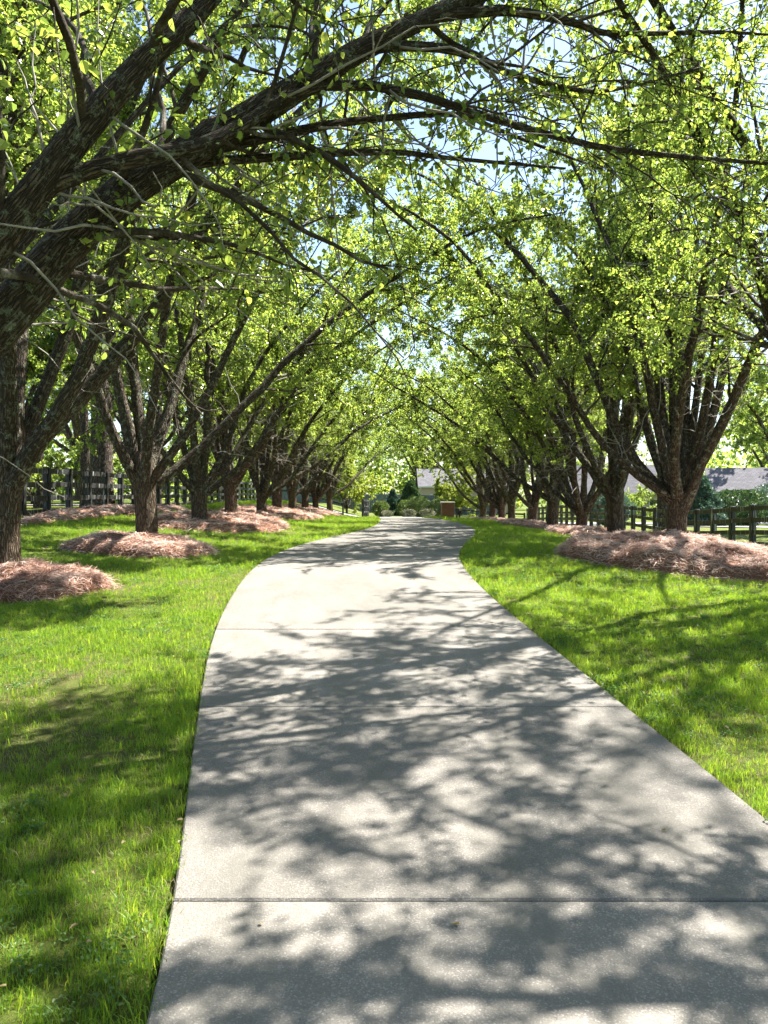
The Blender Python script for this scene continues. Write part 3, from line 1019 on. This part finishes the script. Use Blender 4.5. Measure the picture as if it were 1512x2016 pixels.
fence([(-9.75, 15.5), (-9.8, 30), (-9.9, 50), (-9.9, 61)], "black four board fence with pale streaks along the left lawn", 1.52, 1.40, 4, group="black board fences")
fence([(12.3, 17.5), (12.0, 35), (11.8, 61)], "black four board fence along the right lawn", 1.40, 1.42, 4, group="black board fences")
fence([(11.6, 61.0), (6.0, 61.0)], "low black rail fence running to the brick pillar right of the drive", 1.9, 1.05, 2, group="black board fences")
fence([(-9.7, 61.3), (-3.4, 61.3)], "low black rail fence across the far end of the left row", 2.1, 1.05, 2, group="black board fences")
fence([(-1.65, 59.8), (-1.3, 62.4)], "tall black gate panel beside the drive at the far end", 0.85, 1.55, 4, board_h=0.1)

# ------------------------------------------------------------------ brick gate pillars
def pillar(x, y, w, h, label):
    z = gz(x, y)
    root = thing("brick_pillar", label, "pillar", (x, y, z), "brick gate pillars")
    obj("shaft", bevel_box("shaft", (w, w, h + 0.3), M_BRICK, 0.01), root, (0, 0, h / 2 - 0.15))
    obj("cap_stone", bevel_box("cap_stone", (w + 0.14, w + 0.14, 0.09), M_CAP, 0.02), root, (0, 0, h + 0.047))


pillar(5.2, 60.6, 1.0, 1.42, "brown brick gate pillar on the right of the drive's far end")

# ------------------------------------------------------------------ shrubs at the far end
def shrub_leaves(n, prof, mat, size, seed, shell=0.75, up=0.5, hexa=False):
    """foliage filling a body of revolution; prof(z in 0..1) -> (radius, height)"""
    rng = np.random.default_rng(seed)
    u = rng.random(n)
    r, z = prof(u)
    th = rng.uniform(0, 2 * np.pi, n)
    lump = 1 + 0.13 * np.sin(th * 3 + z * 4 + seed) + 0.09 * np.sin(th * 5 - z * 7 + seed) + rng.normal(0, 0.05, n)
    rad = r * lump * (shell + (1 - shell) * rng.random(n) ** 0.5)
    C = np.stack([rad * np.cos(th), rad * np.sin(th), z], -1)
    out = nrm(np.stack([np.cos(th), np.sin(th), 0 * th + up], -1))
    nv = nrm(out + rng.normal(0, 0.6, (n, 3)))
    tip = nrm(out * 0.6 + rng.normal(0, 0.6, (n, 3)) + np.array([0, 0, 0.3]))
    V, F, rd = leaf_mesh(C, tip, nv, rng.uniform(size * 0.7, size * 1.3, n), hexa, rng)
    return mesh("foliage", V, F, mat, rnd=rd)


def ball(rx, h):
    def f(u):
        c = 1 - 1.9 * u
        return rx * np.sqrt(np.clip(1 - c * c, 0.02, 1)), h * 0.5 * (1 - c)
    return f


def cone(rx, h):
    def f(u):
        z = 1 - np.sqrt(1 - u * 0.995)
        return rx * (1 - z) ** 0.85 * np.minimum(1, 0.6 + z * 4) + 0.02, z * h
    return f


def shrub(name, x, y, prof, mat, n, size, seed, label, cat, group=None, shell=0.75, stem=0.05, hs=0.6):
    root = thing(name, label, cat, (x, y, gz(x, y) - 0.02), group)
    obj("foliage", shrub_leaves(n, prof, mat, size, seed, shell), root, kind="stuff")
    zz = np.linspace(-0.2, hs, 6)
    V, F, uv = tubes(np.stack([0.02 * np.sin(zz * 3), 0 * zz, zz], -1)[None], (np.linspace(stem, stem * 0.4, 6))[None], 7)
    obj("stem", mesh("stem", V, F, M_BARK, uv=uv, smooth=True), root)
    return root


for i, (x, y, s, lab) in enumerate([
        (-0.35, 77.5, 1.0, "round clipped shrub farthest left of the four across the street"),
        (2.35, 77.5, 1.05, "round clipped shrub under the dark conical evergreen"),
        (3.75, 77.2, 1.3, "largest round clipped shrub right of the conical evergreen"),
        (5.75, 77.5, 1.2, "round clipped shrub partly behind the brown brick pillar")]):
    shrub("clipped_shrub", x, y, ball(0.85 * s, 1.75 * s), M_BOX, 5200, 0.10, 900 + i, lab, "shrub", "round clipped shrubs across the street", shell=0.6)
for i, (x, s, lab) in enumerate([(0.3, .5, "low pale flowering clump left of the shrub under the evergreen"), (2.55, .6, "low pale flowering clump in front of the shrub under the evergreen"),
                                 (4.5, .65, "low pale flowering clump in front of the largest clipped shrub")]):
    shrub("flower_clump", x, 75.6, ball(0.75 * s * 1.6, 1.5 * s), M_CLUMP, 1500, 0.08, 930 + i, lab, "plant", "flowering clumps across the street", shell=0.5, hs=0.3)
shrub("conical_evergreen", 3.0, 84, cone(1.8, 4.3), M_EVER, 16000, 0.16, 941, "dark conical evergreen across the street from the drive", "evergreen", shell=0.55, stem=0.12, hs=4)
shrub("conical_evergreen", 1.05, 86, cone(1.15, 3.2), M_BLUEEVER, 11000, 0.16, 942, "smaller blue-dark evergreen left of the conical one", "evergreen", shell=0.55, stem=0.12, hs=3.5)
shrub("blue_conifer", 33.5, 52, cone(2.0, 4.6), M_BLUEEVER, 12000, 0.16, 943, "blue-green conifer beyond the right fence near the picture edge", "conifer", shell=0.5, stem=0.1, hs=3)
shrub("blue_conifer", 21.5, 50, cone(1.8, 3.6), M_BLUEEVER, 10000, 0.15, 944, "blue-green conifer seen between the stems behind the largest mound", "conifer", shell=0.5, stem=0.1, hs=2.6)
for i, (x, y, r, h, lab) in enumerate([(24.5, 51, 2.0, 2.6, "loose grey-green bush right of the trunk behind the largest mound"),
                                       (28.5, 52, 2.6, 3.2, "wide grey-green bush in front of the right hand house"),
                                       (17.5, 57, 1.6, 2.6, "grey-green bush seen left of the second right row trunk")]):
    shrub("loose_bush", x, y, ball(r, h), M_BLUEEVER if i else M_EVER, 9000, 0.13, 950 + i, lab, "bush", shell=0.35)

# ------------------------------------------------------------------ background trees (same build, larger, beyond the fences)
bgv = []
for seed, fork in ((201, 2.6), (202, 2.0), (203, 3.0)):
    p = gen_tree(seed, fork=fork, trunk_r=0.24, n_limb=10, n_lat=10, n_twig=6, n_leaf=34, leaf=(0.10, 0.17), hexa=False, tilt=(18, 52), sides=7, limb_len=(7.5, 10))
    bgv.append(tree_meshes(p, M_BGLEAF, M_PINE))
ypt = gen_tree(211, fork=0.5, trunk_r=0.09, n_limb=10, n_lat=9, n_twig=6, n_leaf=44, leaf=(0.11, 0.17), hexa=False, tilt=(22, 70), limb_len=(3.6, 5.0), sides=6, low=0.12)
ytm = tree_meshes(ypt, M_YLEAF)
place_tree("young_tree", ytm, (8.2, 80, gz(8.2, 80)), "yellow-green young tree behind the brown brick pillar", "young trees across the street")
place_tree("young_tree", ytm, (-4.0, 79, gz(-4, 79)), "bright leafy young tree left of the dark evergreens", "young trees across the street", rz=2.0, sc=1.15)
LBG = [(-17, 33, 1.25, "leafy tree behind the slim pines by the left fence"), (-24, 27, 1.3, "leafy tree at the left edge of the wood behind the nearest left trunk"),
       (-15, 47, 1.3, "leafy tree behind the fence between the oval bed and the next trunk"), (-23, 56, 1.6, "big leafy tree deep in the left wood"),
       (-14.5, 66, 1.4, "leafy tree behind the fence at the far end of the left row"), (-32, 42, 1.7, "big leafy tree farthest left in the wood"),
       (-30, 75, 1.8, "tallest leafy tree far back in the left wood"), (-13, 88, 1.5, "leafy tree across the street beyond the left row"),
       (-20, 18, 1.2, "leafy tree behind the limbs of the nearest left tree")]
RBG = [(22, 38, 1.2, "leafy tree behind the right fence near the picture edge"), (17.5, 78, 1.5, "leafy tree across the street beyond the right row"),
       (27, 92, 1.7, "leafy tree beside the house glimpsed between right trunks"), (40, 72, 1.5, "leafy tree in front of the house with a chimney"),
       (52, 95, 1.9, "big leafy tree right of the house with a chimney"), (16, 100, 1.7, "leafy tree right of the tan house"),
       (44, 50, 1.3, "leafy tree behind the conifer near the right picture edge"), (70, 110, 2.0, "tallest leafy tree at the far right")]
CBG = [(-5, 96, 1.2, "leafy tree left of the blue-grey board fence"), (-9, 120, 1.9, "tall leafy tree left of the tan house"), (7, 133, 2.1, "tall leafy tree directly behind the tan house"),
       (12, 128, 2.0, "tall leafy tree behind the right end of the tan house"), (20, 140, 2.2, "tallest leafy tree far behind the tan house"), (-22, 130, 2.0, "tall leafy tree far beyond the left row")]
UND = [(-14.5, 26, .75, "bright bushy sapling behind the left fence by the massive pine"), (-19, 40, .9, "bushy sapling beside the pale path in the left wood"), (-13.5, 42, .8, "bushy sapling behind the left fence half way along"),
       (-26, 36, 1.0, "bushy sapling at the far left of the wood"), (-14, 57, .9, "bushy sapling near the far end of the left fence"), (-33, 60, 1.2, "wide bushy sapling deep in the left wood"),
       (29, 75, 1.0, "bushy sapling between the two right hand houses"), (50, 66, 1.1, "bushy sapling at the right picture edge"), (21, 66, .8, "bushy sapling behind the right fence beyond the stout pine")]
up = gen_tree(221, fork=0.5, trunk_r=0.12, n_limb=11, n_lat=9, n_twig=6, n_leaf=30, leaf=(0.12, 0.18), hexa=False, tilt=(25, 75), limb_len=(4.0, 6.0), sides=6, low=0.1)
und = tree_meshes(up, M_BGLEAF)
for nm, L, grp in (("woodland_tree", LBG, "trees behind the left fence"), ("woodland_tree", RBG, "trees behind the right fence"),
                   ("woodland_tree", CBG, "trees beyond the far end of the drive"), ("sapling", UND, "bushy saplings behind the fences")):
    for i, (x, y, s, lab) in enumerate(L):
        place_tree(nm, und if L is UND else bgv[i % 3], (x, y, gz(x, y)), lab, grp, rz=RNG.uniform(0, 6.28), sc=s * 0.95)

# far wood closing the horizon: one mass of crowns
def distant_wood():
    rng = np.random.default_rng(400)
    Cs, Ns, Ss = [], [], []
    for k in range(110):
        a = rng.uniform(-1.25, 1.25)
        d = rng.uniform(150, 210)
        cx, cy = d * math.sin(a), d * math.cos(a)
        w, h = rng.uniform(5, 9), rng.uniform(11, 20)
        n_ = 900
        v = nrm(rng.normal(0, 1, (n_, 3)))
        rad = (0.72 + 0.28 * rng.random(n_) ** 0.5)[:, None] * (1 + 0.16 * np.sin(v[:, :1] * 7 + k) + 0.12 * np.sin(v[:, 2:] * 9 + k))
        c = v * rad * np.array([w, w, h / 2]) + np.array([cx, cy, gz(cx, cy) + h * 0.47])
        Cs.append(c)
        Ns.append(nrm(v + rng.normal(0, .5, v.shape)))
        Ss.append(rng.uniform(0.6, 1.2, n_))
    C, N_, S = np.concatenate(Cs), np.concatenate(Ns), np.concatenate(Ss)
    V, F, rd = leaf_mesh(C, nrm(rng.normal(0, 1, C.shape)), N_, S, False, rng, 0.9)
    obj("distant_wood", mesh("distant_wood", V, F, M_BGLEAF, rnd=rd), kind="stuff", label="distant green wood closing the horizon behind the houses", category="wood")


distant_wood()


# pines: long straight trunks with a high sparse crown
def pine_mesh(seed, r, h):
    rng = np.random.default_rng(seed)
    z = np.linspace(-0.3, h, 26)
    P = np.stack([0.08 * np.sin(z * 0.3 + seed), 0.08 * np.cos(z * 0.27 + seed), z], -1)
    rad = r * (1.0 - 0.72 * np.clip(z / h, 0, 1)) * (1 + 0.35 * np.exp(-np.maximum(z, 0) / 0.35))
    V, F, uv = tubes(P[None], rad[None], 16, 0.02, rng)
    uv[:, 0] = np.tile(np.arange(16) / 16 * 2 * np.pi * r, 26)
    trunk = mesh("trunk", V, F, M_PINE, uv=uv, smooth=True)
    nb = 46
    t = rng.uniform(0.45, 1.0, nb)
    p, _ = lookup(np.repeat(P[None], nb, 0), t)
    az = rng.uniform(0, 6.28, nb)
    br = branch_batch(p, np.stack([np.cos(az), np.sin(az), rng.uniform(-0.1, 0.6, nb)], -1), (1.2 - t) * 4.2 + 0.6, 8, rng, 0.02, 0.12)
    V1, F1, uv1 = tubes(br, np.repeat(np.linspace(0.04, 0.008, 8)[None], nb, 0), 5)
    limbs = mesh("limb", V1, F1, M_TWIG, uv=uv1, smooth=True)
    nn = 14000
    q, tq = lookup(br[rng.integers(0, nb, nn)], rng.uniform(0.3, 1, nn))
    q = q + rng.normal(0, 0.22, q.shape)
    V2, F2, r2 = leaf_mesh(q, nrm(rng.normal(0, 1, (nn, 3)) + np.array([0, 0, .4])), nrm(rng.normal(0, 1, (nn, 3))), rng.uniform(0.14, 0.24, nn), False, rng, 0.16)
    return trunk, limbs, mesh("needles", V2, F2, M_EVER, rnd=r2)


pv = [pine_mesh(61, 0.42, 22), pine_mesh(62, 0.2, 18)]
for k, x, y, lab in [(0, -10.6, 27.6, "massive dark pine trunk rising behind the left fence"),
                     (1, -12.6, 31.0, "slim pale pine trunk just left of the massive pine"),
                     (1, -15.8, 34.0, "slim pine trunk farthest left behind the fence"),
                     (1, -9.0 - 2.2, 36.5, "slim pine trunk right of the massive pine behind the fence"),
                     (1, -13.5, 52, "slim pine deep in the wood behind the left fence"),
                     (0, 14.0, 37.0, "stout pine trunk standing behind the right fence")]:
    root = thing("pine_tree", lab, "pine", (x, y, gz(x, y)), "pines behind the fences", rot=(0, 0, RNG.uniform(0, 6.28)))
    for nm, me in zip(("trunk", "limb", "needles"), pv[k]):
        o = obj(nm, me, root)
        if nm == "needles":
            o["kind"] = "stuff"

# ------------------------------------------------------------------ buildings far behind
def house(name, x, y, rz, w, d, wall_h, roof_h, wall, label, chim=None, wins=()):
    root = thing(name, label, "house", (x, y, gz(x, y)), rot=(0, 0, rz))
    V, F = box((0, 0, wall_h / 2 - 0.5), (w, d, wall_h + 1))
    obj("wall", mesh("wall", V, F, wall), root)
    e = 0.5
    hw, hd = w / 2 + e, d / 2 + e
    z0 = wall_h + 0.01
    th = 0.2
    sec = np.array([[-hd, 0], [0, roof_h], [hd, 0], [hd, th], [0, roof_h + th], [-hd, th]])
    V = np.concatenate([np.stack([np.full(6, sx * hw), sec[:, 0], sec[:, 1] + z0], -1) for sx in (-1, 1)])
    q = [[i, (i + 1) % 6, (i + 1) % 6 + 6, i + 6] for i in range(6)]
    q += [[0, 5, 4, 1], [1, 4, 3, 2], [7, 10, 11, 6], [8, 9, 10, 7]]
    rf = obj("roof", mesh("roof", V, np.array(q), M_ROOF), root)
    gv = np.array([[sx * (w / 2), y_, z_] for sx in (-1, 1) for y_, z_ in ((-d / 2, wall_h), (d / 2, wall_h), (0, wall_h + roof_h * d / 2 / hd))])
    gv = np.concatenate([gv, gv * np.array([0.99, 1, 1])])
    obj("gable", mesh("gable", gv, np.array([[0, 1, 2], [3, 5, 4]])[:, ::-1], wall), root)
    V, F = box((0, -hd - 0.02, z0 + 0.1), (w + 1.0, 0.05, 0.22))
    obj("gutter", mesh("gutter", V, F, M_WHITE), rf)
    if chim:
        V, F = box(chim, (0.9, 0.9, 3.0))
        obj("chimney", mesh("chimney", V, F, M_BRICK), rf)
    for wx in wins:
        V, F = box((wx, -d / 2 - 0.02, wall_h * 0.55), (1.2, 0.08, 1.5))
        wf = obj("window", mesh("window", V, F, M_WHITE), root)
        for s in (-1, 1):
            V, F = box((wx + s * 0.28, -d / 2 - 0.045, wall_h * 0.55), (0.48, 0.06, 1.3))
            obj("pane", mesh("pane", V, F, M_GLASS), wf)
    return root


house("house", 12.6, 116, 0, 14, 9, 4.0, 2.8, M_TAN, "tan house with grey roof beyond the far end of the drive", wins=(-5, 0, 5))
house("house", 46, 86, -0.4, 15, 10, 2.4, 3.4, M_SIDE, "grey roofed house with a chimney far right behind the fence", chim=(1.5, -2.6, 4.2), wins=(-5, -1, 4))
house("house", 33, 104, -0.2, 13, 9, 2.8, 4.0, M_TAN, "grey roofed house glimpsed between the right row trunks", wins=(-4, 0, 4))

rootf = thing("privacy_fence", "tall blue-grey board fence in front of the tan house", "fence", (0, 104, gz(0, 104)))
pm = bevel_box("board", (0.29, 0.05, 2.7), M_SIDE, 0.008)
zz0 = gz(0, 104)
for k in range(110):
    x = -16 + k * 0.3
    obj("board", pm, rootf, (x, 0, gz(x, 104) - zz0 + 1.25))
rl = bevel_box("rail", (33, 0.08, 0.12), M_SIDE, 0.01)
for z in (0.5, 2.1):
    obj("rail", rl, rootf, (0.35, 0.075, z))

# ------------------------------------------------------------------ lawn grass (stuff): tufts instanced on scattered points
def tuft(name, nb, hmin, hmax, w, mat, seed, rad=0.05, lean=0.5):
    rng = np.random.default_rng(seed)
    th = rng.uniform(0, 6.28, nb)
    r = rad * np.sqrt(rng.random(nb))
    b = np.stack([r * np.cos(th), r * np.sin(th), 0 * r - 0.006], -1)
    h = rng.uniform(hmin, hmax, nb)[:, None]
    az = rng.uniform(0, 6.28, nb)
    ld = np.stack([np.cos(az), np.sin(az), 0 * az], -1) * rng.uniform(0.05, lean, nb)[:, None]
    up = np.array([0, 0, 1.0])
    p1 = b + (up * 0.55 + ld * 0.35) * h
    p2 = b + (up * (1.0 - 0.25 * np.linalg.norm(ld, axis=1, keepdims=True)) + ld * 1.2) * h
    fa = rng.uniform(0, 6.28, nb)
    s = np.stack([np.cos(fa), np.sin(fa), 0 * fa], -1) * w * rng.uniform(0.7, 1.2, nb)[:, None]
    V = np.stack([b - s, b + s, p1 - s * .8, p1 + s * .8, p2], 1).reshape(-1, 3)
    i = np.arange(nb)[:, None] * 5
    rd = rng.random(nb)
    me = mesh(name, V, [i + np.array([0, 1, 3, 2]), i + np.array([2, 3, 4])], mat, rnd=np.concatenate([rd, rd]))
    return bpy.data.objects.new(name, me)


def clover(name, seed):
    rng = np.random.default_rng(seed)
    n = 16
    C = np.stack([rng.normal(0, 0.035, n), rng.normal(0, 0.035, n), rng.uniform(0.015, 0.055, n)], -1)
    V, F, r = leaf_mesh(C, nrm(rng.normal(0, 1, (n, 3)) * np.array([1, 1, .3])), nrm(rng.normal(0, .4, (n, 3)) + np.array([0, 0, 1])), rng.uniform(0.014, 0.028, n), True, rng)
    return bpy.data.objects.new(name, mesh(name, V, F, M_WEED, rnd=r))


tufts = [tuft("tuft_a", 12, 0.03, 0.075, 0.0019, M_GRASS, 1), tuft("tuft_b", 10, 0.04, 0.095, 0.0021, M_GRASS, 2, 0.04, 0.7),
         tuft("tuft_c", 14, 0.025, 0.055, 0.0019, M_GRASS, 3, 0.06, 0.9), tuft("tuft_d", 7, 0.03, 0.07, 0.0016, M_DRY, 4, 0.06, 1.6), clover("clover_tuft", 5)]


def scatter(x0, x1, y0, y1, dens, rng):
    n = int((x1 - x0) * (y1 - y0) * dens)
    return np.stack([rng.uniform(x0, x1, n), rng.uniform(y0, y1, n)], -1)


rng = np.random.default_rng(77)
P = [scatter(-5.5, 6.0, 0.6, 5.5, 900, rng), scatter(-8.0, 8.5, 5.5, 10, 480, rng), scatter(-10.5, 12.0, 10, 17, 210, rng),
     scatter(-11, 13, 17, 30, 85, rng), scatter(-11, 13, 30, 62, 32, rng)]
scl = np.concatenate([np.full(len(p), s) for p, s in zip(P, (0.95, 1.05, 1.25, 1.6, 2.3))])
P = np.concatenate(P)
x, y = P.T
keep = (x < road_l(y) - 0.012) | (x > road_r(y) + 0.012)
half = 0.56 * y + 3.6
keep &= np.abs(x) < half
for bi, b in enumerate(BEDS):
    keep &= bed_shape(b[0], b[1], b[2], b[3], 1.7 * bi + 0.4, x, y) > 0.97
# thin and bare places in the sward
cov = fbm(x * 0.9 + 3, y * 0.9, 4)
edge = np.minimum(np.abs(x - road_l(y)), np.abs(x - road_r(y)))
bare = (cov > 0.74) & (edge > 0.18)
keep &= ~(bare & (rng.random(len(x)) < 0.86))
keep &= ~((cov > 0.66) & (rng.random(len(x)) < 0.35))
x, y, scl, cov = x[keep], y[keep], scl[keep], cov[keep]
n = len(x)
edge = np.minimum(np.abs(x - road_l(y)), np.abs(x - road_r(y)))
hgt = 0.65 + 0.7 * fbm(x * 2.2, y * 2.2 + 40) + 0.25 * np.exp(-edge / 0.15)
scl = scl * hgt * rng.uniform(0.62, 1.05, n)
u = rng.random(n)
wd = fbm(x * 1.7 + 60, y * 1.7)
kind = np.where(u < 0.42, 0, np.where(u < 0.72, 1, 2))
kind = np.where(rng.random(n) < np.clip((cov - 0.55) * 2.5, 0.02, 0.3), 3, kind)
kind = np.where((wd > 0.55) & (rng.random(n) < 0.09) & (y < 14), 4, kind)
z = ground(x, y) + lawn_bumps(x, y)
print("grass tufts:", n)


def grass_object():
    me = bpy.data.meshes.new("grass")
    me.vertices.add(n)
    me.vertices.foreach_set("co", np.stack([x, y, z], -1).astype(np.float32).ravel())
    for nm, typ, val in (("scl", 'FLOAT', scl), ("kind", 'INT', kind), ("rz", 'FLOAT', rng.uniform(0, 6.28, n))):
        a = me.attributes.new(nm, typ, 'POINT')
        a.data.foreach_set("value", np.asarray(val, np.float32 if typ == 'FLOAT' else np.int32))
    g = bpy.data.node_groups.new("grass_scatter", 'GeometryNodeTree')
    g.interface.new_socket("Geometry", in_out='INPUT', socket_type='NodeSocketGeometry')
    g.interface.new_socket("Geometry", in_out='OUTPUT', socket_type='NodeSocketGeometry')
    N = g.nodes
    gi, go = N.new("NodeGroupInput"), N.new("NodeGroupOutput")
    join = N.new("GeometryNodeJoinGeometry")
    sc = N.new("GeometryNodeInputNamedAttribute")
    sc.data_type = 'FLOAT'
    sc.inputs[0].default_value = "scl"
    rz = N.new("GeometryNodeInputNamedAttribute")
    rz.data_type = 'FLOAT'
    rz.inputs[0].default_value = "rz"
    kd = N.new("GeometryNodeInputNamedAttribute")
    kd.data_type = 'INT'
    kd.inputs[0].default_value = "kind"
    cmb = N.new("ShaderNodeCombineXYZ")
    g.links.new(rz.outputs[0], cmb.inputs[2])
    for k, t in enumerate(tufts):
        cp = N.new("FunctionNodeCompare")
        cp.data_type = 'INT'
        cp.operation = 'EQUAL'
        g.links.new(kd.outputs[0], cp.inputs[2])
        cp.inputs[3].default_value = k
        oi = N.new("GeometryNodeObjectInfo")
        oi.inputs[0].default_value = t
        oi.inputs[1].default_value = True
        ip = N.new("GeometryNodeInstanceOnPoints")
        g.links.new(gi.outputs[0], ip.inputs["Points"])
        g.links.new(cp.outputs[0], ip.inputs["Selection"])
        g.links.new(oi.outputs["Geometry"], ip.inputs["Instance"])
        g.links.new(cmb.outputs[0], ip.inputs["Rotation"])
        g.links.new(sc.outputs[0], ip.inputs["Scale"])
        g.links.new(ip.outputs[0], join.inputs[0])
    g.links.new(join.outputs[0], go.inputs[0])
    o = obj("grass", me, kind="stuff", label="bright green lawn grass on both sides of the drive", category="grass")
    md = o.modifiers.new("scatter", 'NODES')
    md.node_group = g


grass_object()

# ------------------------------------------------------------------ fallen leaves and bits (stuff)
def litter():
    rng = np.random.default_rng(88)
    n_ = 420
    y_ = 1.8 + 13 * rng.random(n_) ** 1.4
    x_ = rng.uniform(-0.6, 0.6, n_) * (y_ + 1.5)
    on = (x_ > road_l(y_)) & (x_ < road_r(y_))
    keep_ = ~on | (rng.random(n_) < 0.06)
    x_, y_, on = x_[keep_], y_[keep_], on[keep_]
    n_ = len(x_)
    z_ = ground(x_, y_) + np.where(on, 0.028, 0.045)
    xm = 0.5 * (road_l(y_) + road_r(y_))
    z_ = np.where(on, ground(xm, y_) + 0.026, z_)
    V, F, rd = leaf_mesh(np.stack([x_, y_, z_], -1), nrm(rng.normal(0, 1, (n_, 3)) * np.array([1, 1, .1])),
                         nrm(rng.normal(0, .3, (n_, 3)) + np.array([0, 0, 1])), rng.uniform(0.018, 0.036, n_), True, rng)
    obj("leaf_litter", mesh("leaf_litter", V, F, M_DRY, rnd=rd), kind="stuff", label="scattered small dry leaves on the lawn and drive", category="leaves")


litter()
